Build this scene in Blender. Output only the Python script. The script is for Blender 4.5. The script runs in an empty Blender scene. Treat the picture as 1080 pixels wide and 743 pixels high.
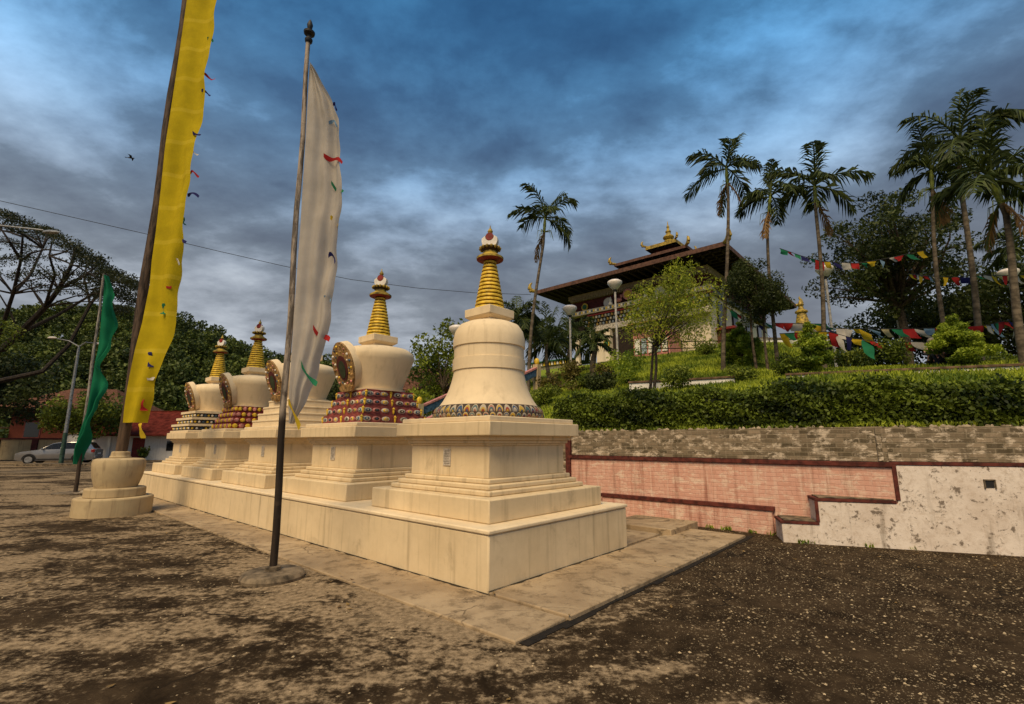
import bpy, math, random
import numpy as np
from mathutils import Vector, Matrix
R = math.radians
sc = bpy.context.scene
C = sc.collection
random.seed(7)
rng = np.random.default_rng(11)

# ------------------------------------------------------------------ camera, sky, sun, exposure
CAM_H, PITCH, FPX = 1.6, R(10.5), 508.0
cd = bpy.data.cameras.new('camera'); cam = bpy.data.objects.new('camera', cd); C.objects.link(cam)
cam.location = (0, 0, CAM_H); cam.rotation_euler = (R(90) + PITCH, 0, 0)
cd.sensor_width = 36; cd.lens = 36 * FPX / 1080; cd.clip_start = 0.05; cd.clip_end = 2000
sc.camera = cam
sc.view_settings.view_transform = 'Standard'; sc.view_settings.look = 'None'
sc.view_settings.gamma = 1; sc.view_settings.use_curve_mapping = False
sc.view_settings.exposure = 1.06
SUN_EL, SUN_AZ = R(52), R(200)          # azimuth clockwise from +Y: light comes from behind the camera
sun = bpy.data.lights.new('sun', 'SUN'); sun.energy = 2.0; sun.angle = R(32); sun.color = (1, .77, .47)
so = bpy.data.objects.new('sun', sun); C.objects.link(so)
sd = Vector((math.sin(SUN_AZ) * math.cos(SUN_EL), math.cos(SUN_AZ) * math.cos(SUN_EL), math.sin(SUN_EL)))
so.rotation_euler = sd.to_track_quat('Z', 'Y').to_euler()
world = bpy.data.worlds.new('World'); sc.world = world; world.use_nodes = True
sc.cycles.max_bounces = 6; sc.cycles.transparent_max_bounces = 6

class NT:
    """small helper to write node trees"""
    def __init__(s, tree): s.t = tree; s.n = tree.nodes; s.l = tree.links
    def new(s, kind, **kw):
        n = s.n.new(kind)
        for k, v in kw.items(): setattr(n, k, v)
        return n
    def put(s, sock, v):
        if isinstance(v, bpy.types.NodeSocket): s.l.new(v, sock)
        elif v is not None:
            if sock.type == 'RGBA' and not hasattr(v, '__len__'): v = (v, v, v, 1)
            if sock.type == 'RGBA' and len(v) == 3: v = (*v, 1)
            sock.default_value = v
    def math(s, op, a, b=None, clamp=False):
        n = s.new('ShaderNodeMath', operation=op, use_clamp=clamp); s.put(n.inputs[0], a)
        if b is not None: s.put(n.inputs[1], b)
        return n.outputs[0]
    def vmath(s, op, a, b=None):
        n = s.new('ShaderNodeVectorMath', operation=op); s.put(n.inputs[0], a)
        if b is not None: s.put(n.inputs[1], b)
        return n.outputs[0]
    def mix(s, f, a, b, mode='MIX'):
        n = s.new('ShaderNodeMix', data_type='RGBA', blend_type=mode); s.put(n.inputs[0], f); s.put(n.inputs[6], a); s.put(n.inputs[7], b)
        return n.outputs[2]
    def noise(s, vec, scale, detail=5, rough=.55, dist=0.):
        n = s.new('ShaderNodeTexNoise'); s.put(n.inputs['Vector'], vec)
        n.inputs['Scale'].default_value = scale; n.inputs['Detail'].default_value = detail
        n.inputs['Roughness'].default_value = rough; n.inputs['Distortion'].default_value = dist
        return n.outputs['Fac']
    def wob(s, vec, scale, amt):
        n = s.new('ShaderNodeTexNoise'); s.put(n.inputs['Vector'], vec); n.inputs['Scale'].default_value = scale; n.inputs['Detail'].default_value = 6
        return s.vmath('ADD', vec, s.scale(s.vmath('SUBTRACT', n.outputs['Color'], (.5, .5, .5)), amt))
    def step(s, v, lo, hi):
        n = s.new('ShaderNodeMapRange', interpolation_type='SMOOTHSTEP'); s.put(n.inputs[0], v)
        n.inputs[1].default_value = lo; n.inputs[2].default_value = hi
        return n.outputs[0]
    def scale(s, vec, xyz): return s.vmath('MULTIPLY', vec, xyz)
    def pos(s): return s.new('ShaderNodeNewGeometry').outputs['Position']
    def obj(s): return s.new('ShaderNodeTexCoord').outputs['Object']

# --- sky: Nishita behind a heavy broken cloud deck laid out on a plane overhead
w = NT(world.node_tree); w.n.clear()
wo = w.new('ShaderNodeOutputWorld'); bg = w.new('ShaderNodeBackground'); w.l.new(bg.outputs[0], wo.inputs[0])
sky = w.new('ShaderNodeTexSky', sky_type='NISHITA'); sky.sun_disc = False
sky.sun_elevation = SUN_EL; sky.sun_rotation = SUN_AZ
tc = w.new('ShaderNodeTexCoord').outputs['Generated']
sp = w.new('ShaderNodeSeparateXYZ'); w.l.new(tc, sp.inputs[0])
zc = w.math('ADD', w.math('MAXIMUM', sp.outputs[2], 0.0), 0.22)
cb = w.new('ShaderNodeCombineXYZ')
w.put(cb.inputs[0], w.math('DIVIDE', sp.outputs[0], zc)); w.put(cb.inputs[1], w.math('DIVIDE', sp.outputs[1], zc))
cl = cb.outputs[0]
big = w.noise(w.scale(w.vmath('ADD', cl, (-3.4, 8.2, 0)), (1.0, .75, 1)), 0.70, 2, .5, .15)
puff = w.noise(w.scale(w.vmath('ADD', cl, (3.1, 1.7, 0)), (1.0, 1.25, 1)), 1.5, 13, .57, .15)
fine = w.noise(w.scale(cl, (1.0, 1.3, 1)), 6.0, 8, .62, .1)
val = w.math('ADD', w.math('MULTIPLY', big, .50), w.math('ADD', w.math('MULTIPLY', puff, .50), w.math('MULTIPLY', w.math('SUBTRACT', fine, .5), .12)))
ramp = w.new('ShaderNodeValToRGB'); w.l.new(val, ramp.inputs[0])
e = ramp.color_ramp.elements
e[0].position, e[0].color = .39, (.36, .60, .95, 1)
e[1].position, e[1].color = .63, (5.0, 5.9, 6.7, 1)
for p_, c_ in ((.45, (.70, 1.02, 1.42, 1)), (.50, (1.25, 1.7, 2.15, 1)), (.545, (2.5, 3.15, 3.8, 1)), (.585, (3.7, 4.5, 5.2, 1))):
    q = ramp.color_ramp.elements.new(p_); q.color = c_
hor = w.math('POWER', w.math('SUBTRACT', 1.0, w.math('MAXIMUM', sp.outputs[2], 0.0), True), 3.5)
zen = w.step(sp.outputs[2], .25, .75)
tint = w.mix(zen, (1.10, 1.02, 1.0), (.36, 1.10, 1.80))
cloud = w.mix(1.0, ramp.outputs[0], tint, 'MULTIPLY')
cloud = w.mix(w.math('MULTIPLY', hor, .55), cloud, (5.2, 4.9, 4.9))
w.put(bg.inputs[0], w.mix(.93, sky.outputs[0], cloud)); bg.inputs[1].default_value = 0.054

# ------------------------------------------------------------------ placing helpers
PHI = R(48.3)                              # site frame: local x = away from the court (v), local y = along the row (u)
VX, UX = Vector((math.cos(PHI), math.sin(PHI))), Vector((-math.sin(PHI), math.cos(PHI)))
def site(v, u, z=0): p = VX * v + UX * u; return Vector((p.x, p.y, z))
def to_site(x, y): return x * VX.x + y * VX.y, x * UX.x + y * UX.y
def P(px, py, Y):
    x = (px - 540) / FPX; y = (371.5 - py) / FPX
    ry = math.cos(PITCH) - y * math.sin(PITCH); rz = math.sin(PITCH) + y * math.cos(PITCH)
    return Vector((x / ry * Y, Y, CAM_H + rz / ry * Y))
def interp(tab, x): return float(np.interp(x, [a for a, b in tab], [b for a, b in tab]))
def sm(a, b, x): t = min(1, max(0, (x - a) / (b - a))); return t * t * (3 - 2 * t)
BEND = site(9.65, .75).xy; D2 = Vector((.945, -.327)); N2 = Vector((.327, .945))
PL = [(9.9, 1.72), (11.2, 1.8), (14, 2.95), (18, 3.75), (24, 5.4), (30, 7.0), (36, 8.3), (40, 8.8), (300, 8.8)]
PR = [(9.9, 1.72), (11.2, 1.8), (14, 2.95), (18, 3.72), (20, 4.0), (30, 4.5), (60, 5.2), (300, 6)]
def ground_z(x, y):
    v, u = to_site(x, y)
    w2 = (Vector((x, y)) - BEND).dot(N2)
    vv = min(v, 9.65 + w2)
    if vv < 9.75: return 0.0
    t = sm(2, 8, u)
    z = interp(PR, vv) * (1 - t) + interp(PL, vv) * t
    f0 = 12 + (v - 10) * .75
    z *= 1 - sm(f0, f0 + 9, u)
    return z
def spot(px, Y):
    """ground point at depth Y under image column px"""
    z = 2.0
    for _ in range(12):
        yy = Y * math.cos(PITCH) + (z - CAM_H) * math.sin(PITCH)
        X = (px - 540) / FPX * yy; z = ground_z(X, Y)
    return Vector((X, Y, z))
def height_at(x, y, py):
    k = (371.5 - py) / FPX; s, c = math.sin(PITCH), math.cos(PITCH)
    return CAM_H + y * (k * c + s) / (c - k * s)

# ------------------------------------------------------------------ object helpers
def tag(o, label=None, cat=None, group=None, kind=None):
    for k, v in (('label', label), ('category', cat), ('group', group), ('kind', kind)):
        if v: o[k] = v
    return o
def thing(name, label, cat, loc=(0, 0, 0), rz=0, group=None):
    o = bpy.data.objects.new(name, None); C.objects.link(o); o.location = loc; o.rotation_euler = (0, 0, rz)
    o.empty_display_size = .2
    return tag(o, label, cat, group)
class MB:
    def __init__(s): s.v = []; s.f = []; s.m = []
    def add(s, vs, fs, mi=0):
        b = len(s.v); s.v += [tuple(q) for q in vs]
        for f in fs: s.f.append(tuple(b + i for i in f)); s.m.append(mi)
    def box(s, x0, x1, y0, y1, z0, z1, mi=0, M=None):
        vs = [Vector((x, y, z)) for z in (z0, z1) for x, y in ((x0, y0), (x1, y0), (x1, y1), (x0, y1))]
        if M: vs = [M @ q for q in vs]
        s.add(vs, [(3, 2, 1, 0), (4, 5, 6, 7), (0, 1, 5, 4), (1, 2, 6, 5), (2, 3, 7, 6), (3, 0, 4, 7)], mi); return s
    def sq(s, h, z0, z1, h1=None, mi=0):
        h1 = h if h1 is None else h1
        vs = [(x * h, y * h, z0) for x, y in ((-1, -1), (1, -1), (1, 1), (-1, 1))] + [(x * h1, y * h1, z1) for x, y in ((-1, -1), (1, -1), (1, 1), (-1, 1))]
        s.add(vs, [(3, 2, 1, 0), (4, 5, 6, 7), (0, 1, 5, 4), (1, 2, 6, 5), (2, 3, 7, 6), (3, 0, 4, 7)], mi); return s
    def tube(s, pts, rad, n=8, mi=0, cap=True):
        pts = [Vector(p) for p in pts]
        if not hasattr(rad, '__len__'): rad = [rad] * len(pts)
        rings = []; ref = None
        for i, p in enumerate(pts):
            d = (pts[min(i + 1, len(pts) - 1)] - pts[max(i - 1, 0)]).normalized()
            if ref is None: ref = Vector((1, 0, 0)) if abs(d.x) < .9 else Vector((0, 1, 0))
            a = (ref - d * ref.dot(d)).normalized(); b = d.cross(a); ref = a
            rings.append([p + (a * math.cos(t) + b * math.sin(t)) * rad[i] for t in [2 * math.pi * k / n for k in range(n)]])
        vs = [q for r in rings for q in r]; fs = []
        for i in range(len(pts) - 1):
            for k in range(n): fs.append((i * n + k, i * n + (k + 1) % n, (i + 1) * n + (k + 1) % n, (i + 1) * n + k))
        if cap: fs += [tuple(range(n - 1, -1, -1)), tuple((len(pts) - 1) * n + k for k in range(n))]
        s.add(vs, fs, mi); return s
    def lathe(s, prof, n=32, c=(0, 0, 0), mi=0, sx=1, sy=1):
        vs = []; fs = []
        for r, z in prof:
            for k in range(n):
                t = 2 * math.pi * k / n; vs.append((c[0] + r * sx * math.cos(t), c[1] + r * sy * math.sin(t), c[2] + z))
        m = len(prof)
        for i in range(m - 1):
            for k in range(n): fs.append((i * n + k, i * n + (k + 1) % n, (i + 1) * n + (k + 1) % n, (i + 1) * n + k))
        fs += [tuple(range(n - 1, -1, -1)), tuple((m - 1) * n + k for k in range(n))]
        s.add(vs, fs, mi); return s
    def ball(s, c, r, mi=0, n=8, m=5):
        if not hasattr(r, '__len__'): r = (r, r, r)
        vs = []; fs = []
        for i in range(m + 1):
            a = math.pi * (i + .001) / (m + .002)
            for k in range(n):
                t = 2 * math.pi * k / n
                vs.append((c[0] + r[0] * math.sin(a) * math.cos(t), c[1] + r[1] * math.sin(a) * math.sin(t), c[2] - r[2] * math.cos(a)))
        for i in range(m):
            for k in range(n): fs.append((i * n + k, i * n + (k + 1) % n, (i + 1) * n + (k + 1) % n, (i + 1) * n + k))
        s.add(vs, fs, mi); return s
    def prism(s, poly, thick, fn, mi=0):
        """poly (a,b) extruded by thick; fn(a,b,t) gives the point"""
        n = len(poly)
        vs = [fn(a, b, 0) for a, b in poly] + [fn(a, b, thick) for a, b in poly]
        fs = [tuple(range(n - 1, -1, -1)), tuple(range(n, 2 * n))] + [(i, (i + 1) % n, n + (i + 1) % n, n + i) for i in range(n)]
        s.add(vs, fs, mi); return s
    def grid(s, pts, mi=0):
        a, b = len(pts), len(pts[0])
        s.add([q for r in pts for q in r], [(i * b + j, i * b + j + 1, (i + 1) * b + j + 1, (i + 1) * b + j) for i in range(a - 1) for j in range(b - 1)], mi); return s
    def build(s, name, mats, parent=None, smooth=True, bevel=0, world=False, angle=38):
        me = bpy.data.meshes.new(name); me.from_pydata(s.v, [], s.f); 
        if not isinstance(mats, (list, tuple)): mats = [mats]
        for m_ in mats: me.materials.append(m_)
        me.polygons.foreach_set('material_index', s.m)
        if smooth:
            me.polygons.foreach_set('use_smooth', [True] * len(s.f)); me.set_sharp_from_angle(angle=R(angle))
        me.update(); me.validate()
        o = bpy.data.objects.new(name, me); C.objects.link(o)
        if bevel:
            b = o.modifiers.new('bevel', 'BEVEL'); b.width = bevel; b.segments = 2; b.limit_method = 'ANGLE'; b.harden_normals = False
        if parent:
            o.parent = parent
            if world: o.matrix_parent_inverse = (Matrix.Translation(parent.location) @ parent.rotation_euler.to_matrix().to_4x4()).inverted()
        return o
def dup(root, loc, rz, label, scale=1):
    r = root.copy(); C.objects.link(r); r.location = loc; r.rotation_euler = (0, 0, rz); r['label'] = label; r.scale = (scale,) * 3
    for ch in list(root.children):
        c = ch.copy(); C.objects.link(c); c.parent = r
        for g in list(ch.children):
            d = g.copy(); C.objects.link(d); d.parent = c
    return r

# ------------------------------------------------------------------ materials
MATS = {}
def base_mat(name, rough=.8, spec=.3):
    m = bpy.data.materials.new(name); m.use_nodes = True
    t = NT(m.node_tree); b = t.n['Principled BSDF']; b.inputs['Roughness'].default_value = rough
    b.inputs['Specular IOR Level'].default_value = spec
    return m, t, b
def bump(t, b, h, strength=.3, dist=.02):
    n = t.new('ShaderNodeBump'); n.inputs['Strength'].default_value = strength; n.inputs['Distance'].default_value = dist
    t.put(n.inputs['Height'], h); t.l.new(n.outputs[0], b.inputs['Normal'])
def plain(name, col, rough=.7, metal=0, var=.18, sc_=6, bmp=.1, spec=.3, local=False):
    if name in MATS: return MATS[name]
    m, t, b = base_mat(name, rough, spec); b.inputs['Metallic'].default_value = metal
    p = t.obj() if local else t.pos()
    n = t.noise(p, sc_, 6, .6)
    dk = tuple(c * (1 - 2 * var) for c in col); lt = tuple(min(1, c * (1 + var)) for c in col)
    t.put(b.inputs['Base Color'], t.mix(t.step(n, .3, .7), dk, lt))
    if bmp: bump(t, b, t.noise(p, sc_ * 6, 4), bmp, .01)
    MATS[name] = m; return m
def plaster(name, c1, c2, stain, stain_amt=.5, streak=.6):
    m, t, b = base_mat(name, .88, .2); p = t.pos()
    big = t.noise(p, .9, 6, .6); mid = t.noise(p, 5, 8, .65)
    st = t.noise(t.scale(p, (7, 7, .45)), 1.3, 6, .6)          # rain streaks run down
    blot = t.noise(p, 2.2, 9, .7, .4)
    col = t.mix(t.step(big, .3, .7), c1, c2)
    col = t.mix(t.math('MULTIPLY', t.step(st, .50, .78), streak), col, stain)
    col = t.mix(t.math('MULTIPLY', t.step(blot, .56, .75), stain_amt), col, stain)
    col = t.mix(t.math('MULTIPLY', t.step(mid, .35, .7), .16), col, tuple(c * .6 for c in c1))
    t.put(b.inputs['Base Color'], col)
    bump(t, b, t.math('ADD', t.noise(p, 70, 4), t.math('MULTIPLY', mid, 2.)), .22, .006)
    return m
CREAM = plaster('cream_plaster', (.61, .475, .285), (.70, .555, .345), (.24, .18, .105), .42, .55)
CREAM_UP = plaster('cream_upper_plaster', (.66, .525, .335), (.74, .595, .385), (.34, .26, .16), .3, .38)
CREAM_OLD = plaster('old_cream_plaster', (.40, .30, .17), (.50, .39, .22), (.13, .09, .05), .7, .8)
WHITEW = plaster('white_wash', (.72, .69, .64), (.80, .77, .72), (.33, .30, .26), .35, .4)
TEMPLEW = plaster('temple_wall', (.66, .56, .42), (.72, .62, .47), (.45, .37, .27), .2, .25)

def mat_asphalt():
    m, t, b = base_mat('court_asphalt', .95, .06); p = t.pos()
    a = R(-28); rot = t.new('ShaderNodeMapping'); t.l.new(p, rot.inputs[0]); rot.inputs['Rotation'].default_value = (0, 0, R(20)); rot.inputs['Scale'].default_value = (.6, 1.35, 1)
    q = rot.outputs[0]
    n1 = t.noise(q, .40, 12, .72, .25); n2 = t.noise(p, 2.4, 10, .72, .3); n3 = t.noise(p, 14, 8, .7)
    sx = t.new('ShaderNodeSeparateXYZ'); t.l.new(p, sx.inputs[0])
    right = t.step(t.math('SUBTRACT', sx.outputs[0], t.math('MULTIPLY', sx.outputs[1], .12)), -.6, 2.2)     # the mossy pebbled side of the court
    worn = t.math('ADD', t.math('MULTIPLY', n1, .72), t.math('MULTIPLY', n2, .28))
    worn = t.math('ADD', worn, t.math('MULTIPLY', t.math('SUBTRACT', n3, .5), .30))
    worn = t.math('SUBTRACT', worn, t.math('MULTIPLY', right, .125))
    wf = t.step(worn, .455, .54)
    dark = t.mix(t.step(n2, .3, .7), (.015, .0095, .0048), (.062, .041, .022))
    lt = t.mix(t.step(n3, .3, .7), (.15, .107, .062), (.40, .295, .178))
    col = t.mix(t.math('MULTIPLY', wf, .88), dark, lt)
    vor = t.new('ShaderNodeTexVoronoi'); t.l.new(p, vor.inputs['Vector']); vor.inputs['Scale'].default_value = 30
    vr = t.new('ShaderNodeSeparateXYZ'); t.l.new(vor.outputs['Color'], vr.inputs[0])
    vo2 = t.new('ShaderNodeTexVoronoi'); t.l.new(p, vo2.inputs['Vector']); vo2.inputs['Scale'].default_value = 75
    v2 = t.new('ShaderNodeSeparateXYZ'); t.l.new(vo2.outputs['Color'], v2.inputs[0])
    pa = t.math('MULTIPLY', t.math('LESS_THAN', vor.outputs['Distance'], t.math('MULTIPLY', vr.outputs[2], .34)), t.math('GREATER_THAN', vr.outputs[0], .32))
    pb = t.math('MULTIPLY', t.math('LESS_THAN', vo2.outputs['Distance'], .34), t.math('GREATER_THAN', v2.outputs[0], .62))
    peb = t.math('MAXIMUM', pa, t.math('MULTIPLY', pb, .55))
    pm = t.math('MULTIPLY', peb, t.math('ADD', t.math('MULTIPLY', right, .86), .20))
    pm = t.math('MULTIPLY', pm, t.math('ADD', t.step(t.noise(p, 1.6, 6, .7), .36, .60), .12))
    col = t.mix(t.math('MULTIPLY', pm, t.math('SUBTRACT', 1.0, t.math('MULTIPLY', wf, .6))), col, t.mix(vr.outputs[1], (.16, .115, .06), (.46, .36, .22)))
    grit = t.noise(p, 120, 3, .7)
    col = t.mix(t.step(grit, .52, .75), col, t.mix(wf, (.012, .008, .005), (.07, .05, .03)))
    wv = t.wob(p, 1.2, (.9, .9, 0))
    cr = t.new('ShaderNodeTexVoronoi', feature='DISTANCE_TO_EDGE'); t.l.new(wv, cr.inputs['Vector']); cr.inputs['Scale'].default_value = .33
    ck = t.math('MULTIPLY', t.math('LESS_THAN', cr.outputs['Distance'], .0042), t.step(t.noise(p, .7, 3), .45, .6))
    col = t.mix(t.math('MULTIPLY', ck, .85), col, (.012, .009, .006))
    t.put(b.inputs['Base Color'], col)
    h = t.math('ADD', t.math('MULTIPLY', peb, .8), t.math('ADD', t.noise(p, 55, 6, .7), t.math('MULTIPLY', n2, 1.5)))
    h = t.math('SUBTRACT', h, t.math('MULTIPLY', ck, 2))
    bump(t, b, h, .42, .010)
    return m
ASPHALT = mat_asphalt()
def mat_concrete():
    m, t, b = base_mat('apron_concrete', .9, .2); p = t.pos()
    n1 = t.noise(p, .8, 9, .65, .4); n2 = t.noise(p, 4.5, 9, .7); n3 = t.noise(p, 30, 5, .7)
    col = t.mix(t.step(n1, .3, .7), (.27, .19, .11), (.46, .345, .21))
    col = t.mix(t.math('MULTIPLY', t.step(n2, .47, .66), .75), col, (.13, .09, .05))
    spot_ = t.step(t.noise(p, 1.3, 9, .75, .8), .565, .62)
    col = t.mix(t.math('MULTIPLY', spot_, .7), col, (.085, .06, .036))
    cr = t.new('ShaderNodeTexVoronoi', feature='DISTANCE_TO_EDGE'); t.l.new(t.wob(p, 1.5, (.7, .7, 0)), cr.inputs['Vector']); cr.inputs['Scale'].default_value = .8
    ck = t.math('MULTIPLY', t.math('LESS_THAN', cr.outputs['Distance'], .006), t.step(n1, .45, .6))
    col = t.mix(t.math('MULTIPLY', ck, .75), col, (.05, .035, .02))
    t.put(b.inputs['Base Color'], t.mix(t.math('MULTIPLY', n3, .25), col, (.2, .15, .09)))
    bump(t, b, t.math('SUBTRACT', t.math('ADD', n3, n2), t.math('MULTIPLY', ck, 1.5)), .5, .01)
    return m
CONCRETE = mat_concrete()
def mat_brick(name, c1, c2, mortar, worn, worn_amt, streak, bw=.24, bh=.085, ms=.012, streak_amt=.5, wash=.5):
    m, t, b = base_mat(name, .9, .15); o = t.obj()
    s = t.new('ShaderNodeSeparateXYZ'); t.l.new(o, s.inputs[0]); cx = t.new('ShaderNodeCombineXYZ')
    t.l.new(s.outputs[0], cx.inputs[0]); t.l.new(s.outputs[2], cx.inputs[1])
    wob = t.wob(cx.outputs[0], 3., (.06, .035, 0))
    br = t.new('ShaderNodeTexBrick'); t.l.new(wob, br.inputs['Vector']); br.inputs['Scale'].default_value = 1
    br.inputs['Brick Width'].default_value = bw; br.inputs['Row Height'].default_value = bh; br.inputs['Mortar Size'].default_value = ms; br.inputs['Mortar Smooth'].default_value = .3
    br.inputs['Bias'].default_value = -.1; t.put(br.inputs['Color1'], c1); t.put(br.inputs['Color2'], c2); t.put(br.inputs['Mortar'], mortar)
    n = t.noise(t.scale(o, (1, 1, 2)), 3.2, 10, .78, .3); st = t.noise(t.scale(o, (6, 6, .5)), 1.2, 7, .65); n2 = t.noise(o, 16, 7, .7)
    col = t.mix(t.math('MULTIPLY', t.step(n, .50, .60), worn_amt), br.outputs[0], worn)
    s2 = t.noise(t.scale(o, (8, 8, .55)), 1.4, 7, .7); col = t.mix(t.math('MULTIPLY', t.step(s2, .50, .66), wash), col, worn)
    col = t.mix(t.math('MULTIPLY', t.step(st, .48, .75), streak_amt), col, streak)
    col = t.mix(t.math('MULTIPLY', t.step(n2, .55, .75), .4), col, tuple(c * .5 for c in c1))
    t.put(b.inputs['Base Color'], col)
    bump(t, b, t.math('ADD', t.math('MULTIPLY', br.outputs['Fac'], -1.2), t.math('MULTIPLY', n2, .8)), .5, .012)
    return m
PINKB = mat_brick('pink_painted_brick', (.58, .315, .235), (.63, .365, .28), (.56, .31, .235), (.70, .53, .41), .85, (.27, .105, .07), .21, .075, .009, streak_amt=.8)
GREYB = mat_brick('weathered_grey_brick', (.09, .07, .042), (.30, .23, .155), (.20, .16, .105), (.60, .50, .38), .9, (.055, .045, .022), .21, .075, .012, streak_amt=.6, wash=.1)
RUSTB = mat_brick('red_house_brick', (.10, .024, .016), (.13, .034, .022), (.05, .015, .01), (.09, .03, .018), .3, (.08, .025, .015), .22, .08, .012)
REDTRIM = plain('dark_red_trim', (.105, .024, .016), .8, var=.3, sc_=9, bmp=.25)
def mat_peel():
    m, t, b = base_mat('peeling_white_plaster', .9, .15); p = t.pos()
    n1 = t.noise(p, 1.1, 8, .6, .3); n2 = t.noise(p, 6, 10, .75, .4); n3 = t.noise(p, 24, 6, .7)
    st = t.noise(t.scale(p, (5, 5, .5)), 1.0, 6, .6)
    col = t.mix(t.step(n1, .3, .7), (.60, .51, .43), (.73, .65, .57))
    col = t.mix(t.math('MULTIPLY', t.step(t.noise(p, 11, 10, .8, .2), .45, .66), .55), col, (.40, .31, .23))
    col = t.mix(t.math('MULTIPLY', t.step(t.math('ADD', n2, t.math('MULTIPLY', n3, .4)), .755, .83), .85), col, (.12, .09, .065))
    col = t.mix(t.math('MULTIPLY', t.step(st, .54, .72), .75), col, (.20, .16, .12))
    col = t.mix(t.math('MULTIPLY', t.step(n1, .60, .72), .3), col, (.68, .42, .33))
    t.put(b.inputs['Base Color'], col)
    bump(t, b, t.math('ADD', n2, t.math('MULTIPLY', n3, .4)), .6, .012)
    return m
PEEL = mat_peel()
GOLD = plain('gold_paint', (.36, .25, .03), .6, .1, .4, 8, .2, .5)
YEL = plain('yellow_ring_paint', (.68, .45, .035), .5, 0, .22, 12, .15)
DARKGAP = plain('dark_ring_groove', (.05, .03, .015), .8)
RED = plain('deep_red_paint', (.20, .022, .017), .6, 0, .25, 10)
MAROON = plain('maroon_paint', (.085, .016, .014), .75, 0, .25, 5)
WHITE = plain('white_paint', (.70, .66, .58), .6, 0, .1, 6)
BLUEP = plain('blue_paint', (.05, .10, .16), .6, 0, .3, 12)
GREENP = plain('green_paint', (.03, .13, .05), .6, 0, .3, 12)
PINKP = plain('rose_paint', (.50, .20, .17), .6, 0, .25, 12)
NICHEG = plain('ochre_gilded_plaster', (.34, .20, .07), .6, 0, .35, 16, .3)
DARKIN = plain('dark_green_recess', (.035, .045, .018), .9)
BROWNW = plain('brown_roof_timber', (.105, .052, .035), .8, 0, .25, 4)
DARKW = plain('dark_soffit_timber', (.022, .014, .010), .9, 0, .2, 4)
KHAKI = plain('khaki_beam_paint', (.36, .29, .17), .8, 0, .15, 5)
METALW = plain('pale_lamp_post_paint', (.42, .40, .37), .5, 0, .2, 8)
GLOBE = plain('frosted_lamp_glass', (.72, .66, .60), .35, 0, .08, 4, 0)
GREYMET = plain('galvanised_steel', (.30, .31, .31), .45, .5, .2, 9)
POLEG = plain('faded_green_pole_paint', (.04, .085, .06), .7, 0, .3, 9)
TILE = plain('brown_roof_tile', (.13, .062, .040), .95, 0, .35, 7, .3, .04)
REDROOF = plain('red_sheet_roof', (.13, .026, .018), .95, 0, .25, 3, .1, .03)
ROUGHC = plain('rough_old_concrete', (.16, .12, .075), .95, 0, .4, 7, .6)
STONE = plain('broken_stone', (.36, .29, .20), .9, 0, .3, 6, .4)
CARP = plain('silver_car_paint', (.36, .345, .33), .25, .6, .06, 2, 0, .6)
GLASSD = plain('dark_car_glass', (.012, .013, .012), .08, 0, .05, 2, 0, .6)
RUBBER = plain('tyre_rubber', (.015, .014, .013), .85)
RIM = plain('alloy_rim', (.40, .38, .35), .35, .5)
LAMPR = plain('red_lamp_glass', (.30, .02, .015), .25)
LAMPW = plain('clear_lamp_glass', (.65, .62, .58), .2)
BLACKM = plain('black_plastic', (.02, .02, .02), .6)
def mat_pole(name, lo, hi, zsplit, soft=.3):
    m, t, b = base_mat(name, .75, .25); p = t.pos(); s = t.new('ShaderNodeSeparateXYZ'); t.l.new(p, s.inputs[0])
    n = t.noise(t.scale(p, (18, 18, 2.2)), 1, 7, .7); n2 = t.noise(t.scale(p, (4, 4, 9)), 1, 4, .6)
    f = t.step(s.outputs[2], zsplit - soft, zsplit + soft)
    up = t.mix(t.step(n, .42, .58), tuple(c * .28 for c in hi), hi)
    dn = t.mix(t.step(n, .35, .65), tuple(c * .5 for c in lo), lo)
    col = t.mix(f, dn, up); col = t.mix(t.math('MULTIPLY', t.step(n2, .58, .66), .5), col, (.06, .04, .025))
    t.put(b.inputs['Base Color'], col); bump(t, b, n, .4, .01); return m
POLEW = mat_pole('flaking_bamboo_pole', (.030, .020, .013), (.34, .28, .22), 1.93, .1)
POLEB = mat_pole('brown_timber_pole', (.10, .062, .036), (.085, .055, .036), 2)
def cloth(name, col, weave=260, trans=.35, seam=0):
    m, t, b = base_mat(name, .9, .1); p = t.pos()
    n = t.noise(p, 3, 5, .6); fine = t.noise(p, weave, 2, .5)
    c = t.mix(t.step(n, .3, .7), tuple(q * .80 for q in col), col)
    c = t.mix(t.math('MULTIPLY', fine, .30), c, tuple(q * .55 for q in col))
    if seam:
        s = t.new('ShaderNodeSeparateXYZ'); t.l.new(p, s.inputs[0])
        fr = t.math('FRACT', t.math('MULTIPLY', s.outputs[2], seam))
        c = t.mix(t.math('MULTIPLY', t.math('LESS_THAN', fr, .12), .25), c, tuple(min(1, q * 1.25 + .05) for q in col))
    t.put(b.inputs['Base Color'], c); bump(t, b, t.noise(p, 30, 4), .2, .01)
    tr = t.new('ShaderNodeBsdfTranslucent'); t.put(tr.inputs[0], c)
    mx = t.new('ShaderNodeMixShader'); mx.inputs[0].default_value = trans
    t.l.new(b.outputs[0], mx.inputs[1]); t.l.new(tr.outputs[0], mx.inputs[2]); t.l.new(mx.outputs[0], t.n['Material Output'].inputs[0])
    return m
CLW = cloth('white_banner_cloth', (.60, .55, .48), trans=.5); CLY = cloth('yellow_banner_cloth', (.60, .45, .014), seam=1.1); CLG = cloth('green_banner_cloth', (.014, .19, .09))
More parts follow.
